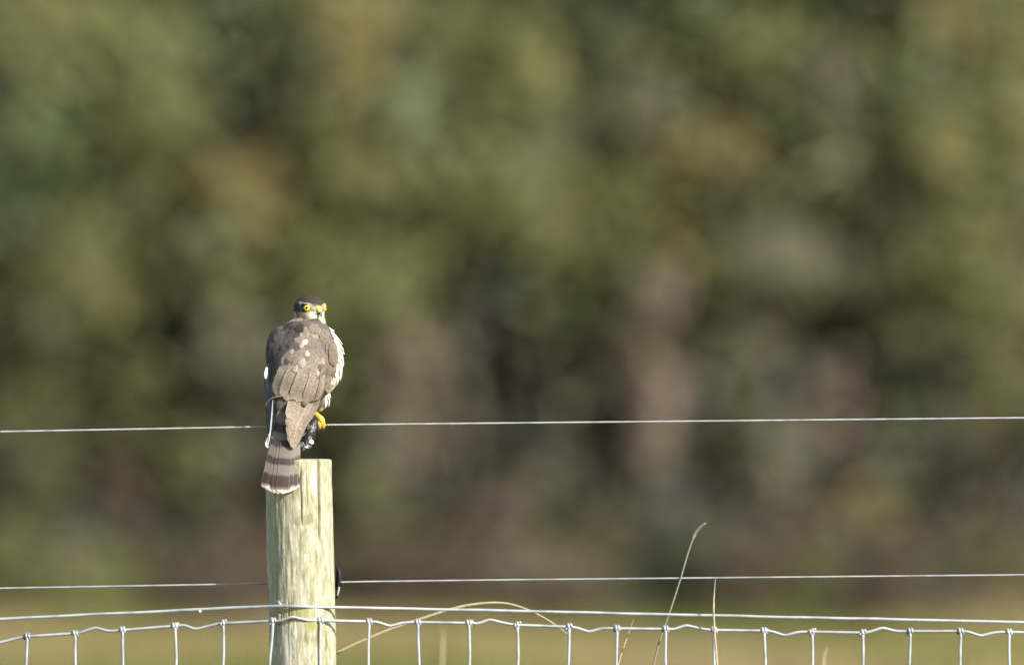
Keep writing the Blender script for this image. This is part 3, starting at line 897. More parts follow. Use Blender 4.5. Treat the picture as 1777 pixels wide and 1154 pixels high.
# netting
STAYS = [(-122, 1117), (-38, 1110), (47, 1103.5), (131, 1098.5), (214, 1092.5), (305, 1085.5), (388, 1080.5), (474, 1076.5), (556, 1075.5), (641, 1077.5), (726, 1079), (815, 1080.5), (898, 1084),
         (987, 1087), (1070, 1090), (1155, 1091), (1240, 1093), (1327, 1094), (1410, 1096), (1497, 1097.5), (1579, 1095), (1667, 1095), (1752, 1096.5), (1838, 1099), (1922, 1102), (2008, 1105), (2092, 1108)]
def build_net():
    o = V3(518, ZN, GROUND_PX)
    root = empty('wire_netting', o)
    tag(root, 'galvanised stock netting with upright stays and crimped top wire across the fence', 'netting')
    pts = [(-900, 0, 1172), (-400, 0, 1138), (-200, 0, 1123)]
    up = True
    for i, (x, y) in enumerate(STAYS):
        pts += [(x - 3, ZN, y), (x + 3, ZN, y)]
        if i < len(STAYS) - 1 and i % 2 == 1:
            x2, y2 = STAYS[i + 1]
            k = (i // 2) % 2
            a = 7.0 if k == 1 else -7.0
            bx = x + (x2 - x) * 0.42
            yb = y + (y2 - y) * 0.42
            pts += [(bx - 20, ZN, yb - a * 0.15 + 0), (bx - 5, ZN, yb - a * 0.85), (bx + 3, ZN, yb - a * 0.95), (bx + 24, ZN, yb - a * 0.25)]
    pts += [(2400, ZN, 1117), (3000, ZN, 1140)]
    p = [V3(q[0], zn(q[0]), q[2]) - o for q in pts]
    vv, ff = tube(spline(p, 520), 2.8 * S, 8)
    link('top_wire', mesh('top_wire', vv, ff, M_GALV), parent=root)
    # stays and their wrapped knots
    drops = [175, 350, 525, 700, 850, 985]
    for i, (x, y) in enumerate(STAYS):
        lean = {474: -0.062, 641: -0.02, 388: 0.0}.get(x, 0.012 * math.sin(i * 2.7))
        zz = zn(x) + 3.2
        p = [V3(x + lean * t + 0.8 * math.sin(t * 0.05 + i), zz, y + t) - o for t in (-3, 10, 25, 50, 80, 120, 250, 500, 800, 985)]
        rr = 2.7
        vv, ff = tube(p, [rr * S] * len(p), 8)
        link('stay', mesh('stay', vv, ff, M_GALV), parent=root)
        # knot: coil of stay wire round the top wire
        kp = []
        for t in range(26):
            a = 2 * math.pi * t / 13 + i
            kp.append(V3(x - 4.5 + 9 * t / 25, zn(x) + 4.6 * math.cos(a), y + 4.6 * math.sin(a)) - o)
        vv, ff = tube(kp, 2.7 * S, 6)
        link('knot', mesh('knot', vv, ff, M_GALV), parent=root)
    for d in drops:
        p = [V3(x, zn(x), y + d) - o for x, y in [(-900, 1172), (-400, 1138)] + STAYS + [(2400, 1117), (3000, 1140)]]
        vv, ff = tube(spline(p, 120), 2.8 * S, 6)
        link('lower_wire', mesh('lower_wire', vv, ff, M_GALV), parent=root)
build_net()

# ------------------------------------------------------------------ dry grass stems by the fence
def stem(name, label, pts, radii, mat, flat=1.0, knobs=0):
    """grass stem or blade from the ground up; pts (px, z, py) root first"""
    o = V3(*pts[0])
    p = spline([V3(*q) - o for q in pts], 60)
    rr = np.interp(np.linspace(0, 1, 60), np.linspace(0, 1, len(radii)), radii) * S
    vv, ff = tube(p, list(rr), 7)
    if flat != 1.0:
        vv = [Vector((q.x, p[i // 7].y + (q.y - p[i // 7].y) * flat, q.z)) for i, q in enumerate(vv)]
    root = empty(name, o)
    link('stem', mesh('stem', vv, ff, mat), parent=root)
    if knobs:
        v2, f2 = [], []
        for k in range(knobs):
            i = int(59 - (k / knobs) * 13)
            c = p[min(i, 58)]
            t = (p[min(i + 1, 59)] - p[max(i - 1, 0)]).normalized()
            sd = Vector((1 if k % 2 else -1, random.uniform(-0.6, 0.6), 0)) * 1.0
            e = c + t * (6 * S) + sd * (1.9 * S)
            a, b = tube([c, (c + e) / 2 + sd * S * 0.8, e], [0.9 * S, 1.5 * S, 0.3 * S], 5, True, len(v2))
            v2 += a; f2 += b
        link('seed_spike', mesh('seed_spike', v2, f2, mat), parent=root)
    tag(root, label, 'grass')
GP_ = GROUND_PX
stem('dry_grass', 'long tan grass blade arching over the netting beside the post',
     [(455, -75, GP_), (470, -75, 1700), (495, -75, 1330), (530, -74, 1172), (582, -72, 1135), (660, -70, 1099), (740, -66, 1071), (805, -62, 1052), (868, -58, 1046.5), (915, -52, 1058), (960, -48, 1082), (997, -46, 1110)],
     [3.2, 3.0, 2.8, 2.7, 2.6, 2.6, 2.7, 2.6, 2.2, 1.8, 1.5, 0.5], M_STRAW, 0.5)
stem('dry_grass', 'tall grey brown grass stem with a thin seed spike bending over the wire',
     [(1030, -30, GP_), (1060, -30, 1600), (1095, -30, 1300), (1134, -30, 1154), (1146, -30, 1108), (1161, -30, 1066), (1180, -28, 1008), (1194, -26, 960), (1205, -24, 930), (1212, -22, 918), (1222, -20, 909)],
     [2.2, 2.2, 2.0, 1.9, 1.8, 1.7, 1.6, 1.7, 1.6, 1.2, 0.6], M_STRAW_GREY, 1.0, 30)
stem('dry_grass', 'upright straw coloured grass blade reaching the middle wire',
     [(1290, 25, GP_), (1275, 25, 1700), (1255, 25, 1350), (1244, 25, 1154), (1240, 25, 1100), (1238, 26, 1050), (1241, 27, 1003)],
     [2.6, 2.5, 2.4, 2.3, 2.1, 1.9, 0.4], M_STRAW, 0.5)
stem('dry_grass', 'short straw coloured grass blade leaning behind the netting',
     [(950, -40, GP_), (985, -40, 1700), (1045, -40, 1260), (1073, -40, 1154), (1087, -40, 1110), (1100, -38, 1075)],
     [2.4, 2.3, 2.0, 1.7, 1.5, 0.4], M_STRAW, 0.5)

stem('dry_grass', 'faint pale grass blade tip behind the netting under the arching blade',
     [(735, -2600, GP_ - 60), (745, -2600, 1500), (755, -2600, 1200), (757, -2600, 1128)], [4, 3.6, 3, 0.6], M_STRAW, 0.5)
stem('dry_grass', 'short pale grass tip behind the netting near the dark brown weed',
     [(1430, -1500, GP_ - 30), (1445, -1500, 1500), (1458, -1500, 1200), (1468, -1500, 1146)], [4, 3.6, 3, 0.6], M_STRAW, 0.5)

# ------------------------------------------------------------------ the hawk
# bird space: x = photo pixel, y = depth away from the camera in pixels, z = -photo pixel y
HO = V3(552, -14, 737)          # root: where the foot grips the wire
def BW(v):
    return Vector(((v[0] - 888.5) * S, v[1] * S, CAM_H + (HORIZON + v[2]) * S)) - HO
hawk = empty('hawk', HO)
tag(hawk, 'brown backed hawk with yellow eyes looking over its shoulder, perched above the post', 'hawk')

def ico(bm, c, r, rot=None, sub=4):
    res = bmesh.ops.create_icosphere(bm, subdivisions=sub, radius=1.0)
    for v in res['verts']:
        q = Vector((v.co.x * r[0], v.co.y * r[1], v.co.z * r[2]))
        if rot is not None:
            q.rotate(rot)
        v.co = q + Vector(c)

from mathutils import Euler
HC = Vector((536.5, 8, -537))            # head centre
FYAW = math.radians(35)
HF = Vector((math.sin(FYAW), -math.cos(FYAW), -0.04)).normalized()    # where the face looks
HU = (Vector((0, 0, 1)) - HF * HF.z).normalized()
HS = HF.cross(HU).normalized()          # sideways
def head_dir(az, el, side):
    """direction on the head: azimuth from the beak, elevation; side -1 = the near eye"""
    a, e = math.radians(az), math.radians(el)
    return HF * (math.cos(a) * math.cos(e)) + HS * (side * math.sin(a) * math.cos(e)) + HU * math.sin(e)
NEAR = -1 if HS.x > 0 else 1

def build_body():
    bm = bmesh.new()
    hrot = Euler((0, 0, FYAW)).to_quaternion()
    ico(bm, (522, 2, -628), (57, 46, 78), Euler((math.radians(-14), 0, math.radians(0))))
    ico(bm, (545, 30, -624), (49, 40, 64), Euler((math.radians(-14), 0, 0)))
    ico(bm, (487, 6, -612), (26, 34, 46))
    ico(bm, (560, 8, -612), (24, 34, 50))
    ico(bm, (530, 8, -574), (37, 36, 26))
    ico(bm, (537, 10, -560), (29, 29, 20))
    ico(bm, HC, (27.5, 29, 26), hrot)
    ico(bm, HC + HF * 8 - HU * 6, (19, 21, 15), hrot)           # face
    ico(bm, HC + HF * 14 + HU * 7, (17, 13, 11), hrot)          # forehead
    ico(bm, HC - HU * 12 + HF * 4, (24, 26, 18), hrot)
    for s in (-1, 1):                                             # brow ridges
        ico(bm, HC + head_dir(43, 21, s) * 25.0, (8.5, 5.5, 3.0), hrot)
    ico(bm, (508, -16, -684), (33, 22, 36))
    ico(bm, (500, -24, -705), (24, 12, 26))
    ico(bm, (552, 18, -684), (18, 20, 32))
    ico(bm, (512, 20, -688), (20, 20, 30))
    me = bpy.data.meshes.new('tmp')
    bm.to_mesh(me); bm.free()
    tmp = bpy.data.objects.new('tmp', me)
    COL.objects.link(tmp)
    rm = tmp.modifiers.new('r', 'REMESH')
    rm.mode = 'VOXEL'
    rm.voxel_size = 1.35
    sm = tmp.modifiers.new('s', 'SMOOTH')
    sm.iterations = 6
    sm.factor = 0.5
    dg = bpy.context.evaluated_depsgraph_get()
    out = bpy.data.meshes.new_from_object(tmp.evaluated_get(dg))
    bpy.data.objects.remove(tmp)
    bpy.data.meshes.remove(me)
    out.name = 'body'
    return out
body_me = build_body()
nb = len(body_me.vertices)
co = np.empty(nb * 3, dtype=np.float32)
body_me.vertices.foreach_get('co', co)
co = co.reshape(-1, 3).astype(np.float64)
BVH = BVHTree.FromPolygons([Vector(c) for c in co], [tuple(p.vertices) for p in body_me.polygons])

def plumage_colours(co):
    n = len(co)
    col = np.zeros((n, 3))
    jit = np.array([noise.noise(Vector(c) * 0.16) for c in co])
    j2 = np.array([noise.noise(Vector(c) * 0.45) for c in co])
    j3 = np.array([noise.noise(Vector(c) * 0.9 + Vector((7, 0, 0))) for c in co])
    # body: brown above, pale below
    chest = np.array([0.62, 0.78, 0.0])
    ax = np.stack([522 + (co[:, 2] + 628) * 0.06, np.full(n, 4.0), co[:, 2]], 1)
    side = ((co - ax) * chest).sum(1) + jit * 5
    brown = np.array([0.155, 0.128, 0.108])
    white = np.array([0.62, 0.58, 0.49])
    k = np.clip((side - 26) / 6, 0, 1)[:, None]
    col = brown * (1 - k) + white * k
    col *= (1 + 0.25 * j2)[:, None]
    # head
    d = co - np.array(HC)
    f, s, u = d @ np.array(HF), d @ np.array(HS), d @ np.array(HU)
    R = np.linalg.norm(d, axis=1)
    az = np.degrees(np.arctan2(np.abs(s), f)) + jit * 8 + j3 * 5
    el = np.degrees(np.arcsin(np.clip(u / np.maximum(R, 1e-6), -1, 1))) + j2 * 5 + j3 * 3
    zpx = -co[:, 2]
    head = zpx < 556 + 4 * np.clip((az - 60) / 60, -1, 1) + jit * 2 + np.clip(co[:, 0] - 548, 0, 40) * 0.5
    h = np.tile(np.array([0.42, 0.325, 0.23]), (n, 1))                      # buff cheek
    def paint(mask, c, soft=None):
        h[mask] = np.array(c)
    paint((az < 36) & (el < -6), (0.72, 0.66, 0.52))                        # white chin and throat
    paint((az > 48) & (az < 62) & (el < -12) & (el > -48), (0.26, 0.19, 0.13))
    paint((az > 80) & (az < 98) & (el < -8) & (el > -30), (0.24, 0.18, 0.13))
    paint((az > 96) & (az < 124) & (el < -10) & (el > -40), (0.62, 0.53, 0.40))
    paint((az >= 122) & (el < -2), (0.24, 0.2, 0.165))
    paint((az > 34) & (az < 62) & (el < -3) & (el > -16), (0.54, 0.45, 0.34))
    paint((az < 36) & (el >= -6) & (el < 14), (0.40, 0.36, 0.26))           # lores
    paint((np.abs(az - (11 + (el + 14) * 0.8)) < 3.0) & (el > -16) & (el < 10), (0.13, 0.11, 0.08))   # bristle line from eye to bill
    paint((az > 32) & (az < 54) & (el > -7) & (el < 18), (0.05, 0.045, 0.035))   # eye rim
    paint((az > 50) & (az < 112) & (el > -12 + 0.08 * (az - 50)) & (el < 30), (0.052, 0.044, 0.048))   # dark ear coverts
    paint((az > 108) & (el > -4) & (el < 40), (0.12, 0.105, 0.09))
    crown = el > 17 + 0.19 * (az - 27)
    paint(crown, (0.058, 0.048, 0.040))
    paint((az < 26) & (el > 13) & (el < 19), (0.20, 0.15, 0.10))
    bl = 18.5 + 0.17 * (az - 27)
    paint((az > 24) & (az < 84) & (np.abs(el - bl) < 3.0), (0.38, 0.35, 0.30))   # pale brow
    h *= (1 + 0.2 * j2 + 0.28 * j3)[:, None]
    col = np.where(head[:, None], h, col)
    # dark hood edge of the mantle below the cheek
    return np.clip(col * 0.71, 0.008, 0.9)

cols = plumage_colours(co)
wco = np.array([BW(c) for c in co], dtype=np.float32)
body_me.vertices.foreach_set('co', wco.ravel())
ca = body_me.color_attributes.new('Col', 'FLOAT_COLOR', 'POINT')
ca.data.foreach_set('color', np.concatenate([cols, np.ones((nb, 1))], 1).astype(np.float32).ravel())
body_me.polygons.foreach_set('use_smooth', [True] * len(body_me.polygons))
body_me.materials.clear()
body_me.materials.append(M_PLUMAGE)
body_me.update()
body = link('body', body_me, parent=hawk)

def surf(p):
    q, n, _, _ = BVH.find_nearest(Vector(p))
    if n is None:
        return Vector(p), Vector((0, -1, 0))
    return q, n

def width_profile(t, root=0.45, tip=0.16):
    """half width along a feather, 0 root .. 1 tip, rounded end"""
    a = root + (1 - root) * min(1, t / 0.45)
    if t > 1 - tip:
        q = (t - (1 - tip)) / tip
        a *= math.sqrt(max(0.0, 1 - q * q))
    return a

def feather_grid(name, centre, across, normal, half, mat, colour, parent, nu=10, nw=5, camber=0.12, tip=0.22, root=0.5, thick=0.0, space=None, notch=0.0):
    """ribbon feather: centre line points, across vectors, normals (bird space)"""
    n = len(centre)
    v, uv, f = [], [], []
    for i in range(n):
        t = i / (n - 1)
        hw = half * width_profile(t, root, tip)
        for k in range(nw):
            s = -1 + 2 * k / (nw - 1)
            p = centre[i] + across[i] * (s * hw) - normal[i] * (camber * half * s * s) + (centre[i] - centre[max(i - 1, 0)]) * (-(s * s) * notch)
            v.append(BW(p))
            uv.append(((s + 1) / 2, t))
    for i in range(n - 1):
        for k in range(nw - 1):
            a = i * nw + k
            f.append((a, a + 1, a + nw + 1, a + nw))
    o = link(name, mesh(name, v, f, mat, uvs=uv), parent=parent)
    o.color = (min(colour[0] * 0.83, 0.6), min(colour[1] * 0.83, 0.6), min(colour[2] * 0.83, 0.6), 1)
    return o

def contour_feather(name, p0, direction, length, half, lift0, lift1, mat, colour, parent, **kw):
    """feather that follows the body surface from p0"""
    q, n = surf(p0)
    d = Vector(direction)
    cs, acs, ns = [], [], []
    nu = 8
    for i in range(nu):
        t = i / (nu - 1)
        d = (d - n * d.dot(n)).normalized()
        cs.append(q + n * (lift0 + (lift1 - lift0) * t))
        acs.append(d.cross(n).normalized())
        ns.append(n.copy())
        if i < nu - 1:
            q2, n2 = surf(q + d * (length / (nu - 1)))
            n = (n * 0.5 + n2 * 0.5).normalized()
            q = q2
    return feather_grid(name, cs, acs, ns, half, mat, colour, parent, **kw)

TAIL_BASE = Vector((506, -20, -700))
rb = random.Random(5)
SHIFT = {}
def pale_spots(x, y):
    for sx, sy, r, g in ((530, 596, 9, 2.2), (533, 614, 5, 1.9), (527, 632, 9, 1.9), (486, 662, 8, 2.1), (552, 648, 5, 1.7), (478, 660, 7, 1.8), (508, 640, 6, 1.5)):
        if (x - sx) ** 2 + (y - sy) ** 2 < r * r:
            return g
    return 1.0
# back and wing covert feathers in rows from the mantle down; later rows lie underneath, so build from the tail upwards
def build_back():
    cnt = 0
    rows = np.arange(560, 658, 8.5)
    for j, py in enumerate(rows):
        x0, x1 = 452, 592
        step = 11.5
        for x in np.arange(x0 + (j % 2) * step / 2, x1, step):
            xx, yy = x + rb.uniform(-2.5, 2.5), py + rb.uniform(-2.5, 2.5)
            hit, n, _, _ = BVH.ray_cast(Vector((xx, -300, -yy)), Vector((0, 1, 0)))
            if hit is None:
                continue
            if yy < 560 + max(0, xx - 546) * 0.42:
                continue
            t = (TAIL_BASE + Vector(((xx - 522) * 0.55, 0, -60)) - hit)
            t = (t - n * t.dot(n)).normalized()
            t = (t + Vector((rb.uniform(-0.18, 0.18), 0, rb.uniform(-0.1, 0.1)))).normalized()
            # chest side stays pale
            chest = (hit.x - 522) * 0.62 + (hit.y - 4) * 0.78
            if chest > 34 and xx > 574:
                continue
            g = rb.uniform(0.9, 1.1) * (1 + 0.5 * noise.noise(Vector((xx * 0.045, yy * 0.04, 4.0)))) 
            mix = rb.random()
            base = Vector((0.215, 0.176, 0.142)).lerp(Vector((0.245, 0.204, 0.165)), mix)
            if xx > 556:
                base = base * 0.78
            if (xx - 530) * 0.8 + (yy - 560) * 0.5 < 0:            # greyer left shoulder, darkened in colour for the side away from the sun
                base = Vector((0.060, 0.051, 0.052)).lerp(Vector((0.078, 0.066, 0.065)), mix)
            base = base * (1 + 0.3 * min(1, max(0, (yy - 610) / 40)) * min(1, max(0, (560 - xx) / 30)))  # sunlit lower back brightened in the colour
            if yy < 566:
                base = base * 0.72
            c = base * g
            c = Vector((min(c.x, 0.62), min(c.y, 0.56), min(c.z, 0.48)))
            L = rb.uniform(24, 32) * (0.8 if yy < 580 else 1.0)
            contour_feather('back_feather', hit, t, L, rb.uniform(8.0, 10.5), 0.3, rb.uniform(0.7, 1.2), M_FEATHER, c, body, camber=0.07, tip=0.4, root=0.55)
            cnt += 1
    return cnt
NBACK = build_back()
# small pale feathers lying loose on the back
for sx, sy, L, hw, g, dx in ((534, 590, 13, 4.0, 0.50, -0.9), (526, 597, 9, 3.0, 0.36, -0.5), (533, 609, 11, 3.2, 0.42, 0.1), (527, 622, 17, 5.0, 0.36, -0.2), (517, 634, 14, 4.0, 0.34, -0.5), (552, 640, 13, 2.6, 0.36, -0.1),
                            (484, 655, 12, 4.5, 0.52, 0.4), (494, 660, 11, 4.0, 0.40, 0.2), (475, 652, 15, 4.0, 0.42, -0.1), (536, 575, 9, 2.5, 0.30, -0.4), (522, 577, 9, 2.5, 0.28, 0.2), (541, 650, 10, 3, 0.3, 0.3), (508, 606, 10, 3.5, 0.26, -0.3), (560, 622, 12, 3.2, 0.27, 0.1), (504, 573, 8, 3.5, 0.05, 0.2), (487, 600, 10, 4.5, 0.045, 0.3), (499, 598, 9, 3.5, 0.05, 0.5), (470, 606, 12, 3.5, 0.05, 0.1), (497, 622, 12, 4, 0.09, 0.3), (556, 632, 14, 3, 0.10, -0.2), (560, 655, 14, 3, 0.10, -0.3)):
    hit, n, _, _ = BVH.ray_cast(Vector((sx, -300, -sy)), Vector((0, 1, 0)))
    if hit is not None:
        contour_feather('pale_feather', hit, Vector((dx, 0, -1)), L, hw * 1.25, 1.3, 1.7, M_FEATHER, (Vector((1.0, 0.9, 0.76)) * (0.09 + g * 0.85) if g > 0.2 else Vector((1, 0.9, 0.85)) * g), body, camber=0.15, tip=0.5, root=0.5)

# breast and flank: pale loose feathers on the right, tips standing off
def build_breast():
    for j, py in enumerate(np.arange(568, 690, 6.5)):
        for a in range(-2, 9):
            # go round the right flank by angle from the silhouette
            ang = math.radians(-38 + a * 13 + (j % 2) * 6)
            o = Vector((534, 14, -py))
            d = Vector((math.cos(ang), math.sin(ang), 0))
            hit, n, _, _ = BVH.ray_cast(o + d * 120, -d)
            if hit is None:
                continue
            chest = (hit.x - 522) * 0.62 + (hit.y - 4) * 0.78
            if chest < 27:
                continue
            t = Vector((-0.12, 0.05, -1.0))
            t = (t - n * t.dot(n)).normalized()
            g = rb.uniform(0.85, 1.1)
            L = rb.uniform(15, 23)
            contour_feather('breast_feather', hit, t, L, rb.uniform(3.8, 5.4), 0.5, rb.uniform(2.5, 6.0), M_BREAST, Vector((0.66, 0.63, 0.55)) * g, body, camber=0.3, tip=0.6, root=0.6, nw=5)
build_breast()

def flight(name, pts, half, mat, colour, parent, nrm=(0, -1, 0), tip=0.14, root=0.6, camber=0.1, n=16, notch=0.0):
    c = spline([Vector((x, -z, -y)) for x, z, y in pts], n, True)
    acs, ns = [], []
    N = Vector(nrm).normalized()
    for i in range(n):
        t = (c[min(i + 1, n - 1)] - c[max(i - 1, 0)]).normalized()
        nn = (N - t * N.dot(t)).normalized()
        acs.append(t.cross(nn).normalized())
        ns.append(nn)
    return feather_grid(name, c, acs, ns, half, mat, colour, parent, tip=tip, root=root, camber=camber, notch=notch)

def fz(x, y, lift):
    """depth (towards camera) of the body surface at a pixel, plus lift"""
    hit, n, _, _ = BVH.ray_cast(Vector((x, -300, -y)), Vector((0, 1, 0)))
    return (-hit.y if hit is not None else 20) + lift

# tail
def build_tail():
    base = [(-1, 0)]
    tips = [(462, 848, 66), (512, 847, 66), (468, 852, 67.6), (507, 851, 68), (475, 855, 69.4), (499, 854.5, 70), (483, 856.5, 71.4), (491, 856.5, 73)]
    tp = link('tail_base', None, parent=None) if False else None
    root_pts = [(493, 30), (511, 30), (496, 31), (509, 31), (498, 32), (507, 33), (501, 34), (504, 35)]
    vv, ff = tube([BW(Vector((501, -20, -678))), BW(Vector((500, -29, -700))), BW(Vector((498, -36, -722)))], [14 * S, 9 * S, 3 * S], 12)
    me = mesh('tail', vv, ff, M_PLUMAGE)
    at = me.color_attributes.new('Col', 'FLOAT_COLOR', 'POINT')
    at.data.foreach_set('color', np.tile(np.array([0.2, 0.165, 0.14, 1.0], dtype=np.float32), len(me.vertices)))
    tail = link('tail', me, parent=hawk)
    for (tx, ty, tz), (bx, bz) in zip(tips, root_pts):
        my = 772
        mx = bx + (tx - bx) * 0.44
        mz = 53 + (tz - 70) * 0.7
        g = rb.uniform(0.92, 1.08)
        flight('tail_feather', [(bx, bz, 690), (mx, mz, my), (tx + (mx - tx) * 0.3, mz + (tz - mz) * 0.72, 825), (tx * 0.96 + 487 * 0.04, tz, ty)], 11, M_TAIL,
               Vector((0.195, 0.160, 0.138)) * g, tail, nrm=((tx - 487) * 0.012, -1, 0), tip=0.06, root=0.55, camber=0.10, n=48)
    return tail
build_tail()

# folded wings: a covert pad each, with the flight feathers as its pieces
def wing_pad(label, pts, r):
    p = [BW(Vector((x, -z, -y))) for x, z, y in pts]
    vv, ff = tube(spline(p, 14), [q * S for q in np.interp(np.linspace(0, 1, 14), np.linspace(0, 1, len(r)), r)], 12)
    me = mesh('wing', vv, ff, M_PLUMAGE)
    at = me.color_attributes.new('Col', 'FLOAT_COLOR', 'POINT')
    at.data.foreach_set('color', np.tile(np.array([0.17, 0.14, 0.118, 1.0], dtype=np.float32), len(me.vertices)))
    return link('wing', me, parent=hawk)
wr = wing_pad('', [(556, 2, 600), (552, 8, 640), (540, 20, 676), (526, 34, 704)], [8, 12, 10, 5])
wl = wing_pad('', [(480, 4, 600), (476, 8, 640), (478, 14, 670), (480, 22, 692)], [8, 10, 7, 3])
# right wing primaries: long tan blades closing over the tail
tan = Vector((0.255, 0.205, 0.158))
PR = []
for k in range(12):
    u = k / 11
    tipy = (764, 769, 773, 776, 778, 778.5, 778, 776, 771, 758, 742, 726)[k]
    PR.append(((557 - 42 * u, 30 + 17 * u, 664 - 4 * u), (547.5 - 40 * u, 36 + 19 * u, 704 - 6 * u), (526 - 24 * u, 48 + 16 * u, 740 - 18 * max(0, u - 0.6) / 0.4), (519 - 20 * u, 58 + 9 * u, tipy)))
for i, q in enumerate(PR):
    q = [(q[0][0], fz(q[0][0], q[0][2], -1.5), q[0][2]), (q[1][0], fz(min(q[1][0], 540), 700, 0.5 + 0.15 * i), q[1][2])] + list(q[2:])
    flight('flight_feather', q, 6.4 if i < 8 else 7.6, M_FLIGHT, tan * (0.74, 1.05, 0.78, 1.12, 0.86, 1.15, 0.82, 1.08, 0.92, 1.05, 0.95, 1.08)[i], wr, nrm=(0.35, -1, 0.05), tip=0.22, root=0.7, camber=0.16)
# right wing secondaries: broad overlapping tips with pale fringe
SEC = [((566, 652), (552, 692)), ((552, 648), (536, 697)), ((534, 644), (516, 695)), ((515, 642), (498, 691)), ((499, 642), (483, 685))]
for i, (a, b) in enumerate(SEC):
    hit, n, _, _ = BVH.ray_cast(Vector((a[0], -300, -a[1])), Vector((0, 1, 0)))
    e, n2, _, _ = BVH.ray_cast(Vector((b[0], -300, -min(b[1], 694))), Vector((0, 1, 0)))
    if e is None:
        e, n2 = surf(Vector((b[0], -20, -b[1])))
    contour_feather('flight_feather', hit, e - hit, (e - hit).length + 5, 17, 0.4, 2.6 + 0.3 * i, M_SECOND, Vector((0.30, 0.25, 0.20)) * (0.72, 0.95, 1.0, 1.04, 1.22)[i], wr, tip=0.3, root=0.9, camber=0.03)  # colour also raised where the lower wing is sunlit
# right wing edge coverts
for i, (a, b) in enumerate([((579, 596), (581, 636)), ((577, 618), (577, 658)), ((572, 640), (569, 680)), ((564, 655), (557, 696))]):
    pts = [(a[0] + (b[0] - a[0]) * t, fz(min(a[0], 574), a[1] + (b[1] - a[1]) * t, 3) + 2 * t, a[1] + (b[1] - a[1]) * t) for t in (0, 0.35, 0.7, 1)]
    flight('flight_feather', pts, 9, M_FEATHER, Vector((0.20, 0.158, 0.118)) * rb.uniform(0.9, 1.1), wr, nrm=(0.45, -0.9, 0.1), tip=0.35, root=0.7, camber=0.2)
# left wing: edge hanging down beside the tail, shade put into its slate colours
LW = [((466, 16, 630), (463, 20, 670), (465, 30, 720), (468, 42, 772), 6.5, (0.075, 0.075, 0.092)),
      ((469, 18, 632), (466, 22, 672), (468, 32, 716), (470, 42, 760), 6.5, (0.065, 0.062, 0.075)),
      ((472, 20, 640), (469, 24, 672), (471, 34, 712), (473, 42, 748), 6.5, (0.08, 0.072, 0.078)),
      ((463, 14, 634), (461, 17, 660), (462, 22, 690), (464, 28, 708), 6.0, (0.11, 0.105, 0.115))]
for a, b, c, d, hw, cc in LW:
    flight('flight_feather', [a, b, c, d], hw, M_FLIGHT, cc, wl, nrm=(-0.8, -0.6, 0), tip=0.2, root=0.7, camber=0.15)
# pale under tail feathers showing on the left, and the white fleck on the wing bend
flight('pale_feather', [(474, 37, 694), (472.5, 43, 720), (470, 48, 748), (466.5, 53, 772)], 1.3, M_WHITEF, (0.40, 0.42, 0.44), wl, nrm=(0.3, -1, 0), tip=0.3, root=0.35, camber=0.1)
flight('pale_feather', [(468, 44, 752), (466, 48, 763), (463.5, 50, 771), (466, 52, 777)], 2.8, M_WHITEF, (0.6, 0.6, 0.6), wl, nrm=(0.3, -1, 0), tip=0.4, root=0.4, camber=0.1)
flight('pale_feather', [(463.5, 25, 637), (462.5, 26.5, 643), (462, 27, 650), (461.5, 27, 658)], 2.8, M_WHITEF, (0.75, 0.78, 0.82), wl, nrm=(0.1, -1, 0), tip=0.45, root=0.5, camber=0.1)
flight('pale_feather', [(484, 47, 688), (474, 44, 690), (465, 38, 697), (460, 32, 706)], 1.2, M_WHITEF, (0.22, 0.20, 0.165), wl, nrm=(0, -1, 0.2), tip=0.3, root=0.6, camber=0.1)

# face: eyes, cere and hooked beak
def ball(name, c, r, mat, parent, squash=None, seg=20):
    bm = bmesh.new()
    bmesh.ops.create_uvsphere(bm, u_segments=seg, v_segments=seg // 2 + 2, radius=1)
    for v in bm.verts:
        q = Vector(v.co) * r
        if squash is not None:
            ax, k = squash
            q = q - ax * q.dot(ax) * (1 - k)
        v.co = BW(Vector(c) + q)
    me = bpy.data.meshes.new(name)
    bm.to_mesh(me); bm.free()
    me.polygons.foreach_set('use_smooth', [True] * len(me.polygons))
    return link(name, me, mat, parent)
for s in (NEAR, -NEAR):
    d = head_dir(43, 7.5, s)
    q, n = surf(HC + d * 30)
    look = (d * 0.92 + HF * 0.08).normalized()
    e = ball('eye', q - d * 1.6, 5.9, M_IRIS, hawk, (d, 0.75))
    ball('pupil', q - d * 1.6 + look * 3.9, 2.1, M_PUPIL, e, (d, 0.6), 14)

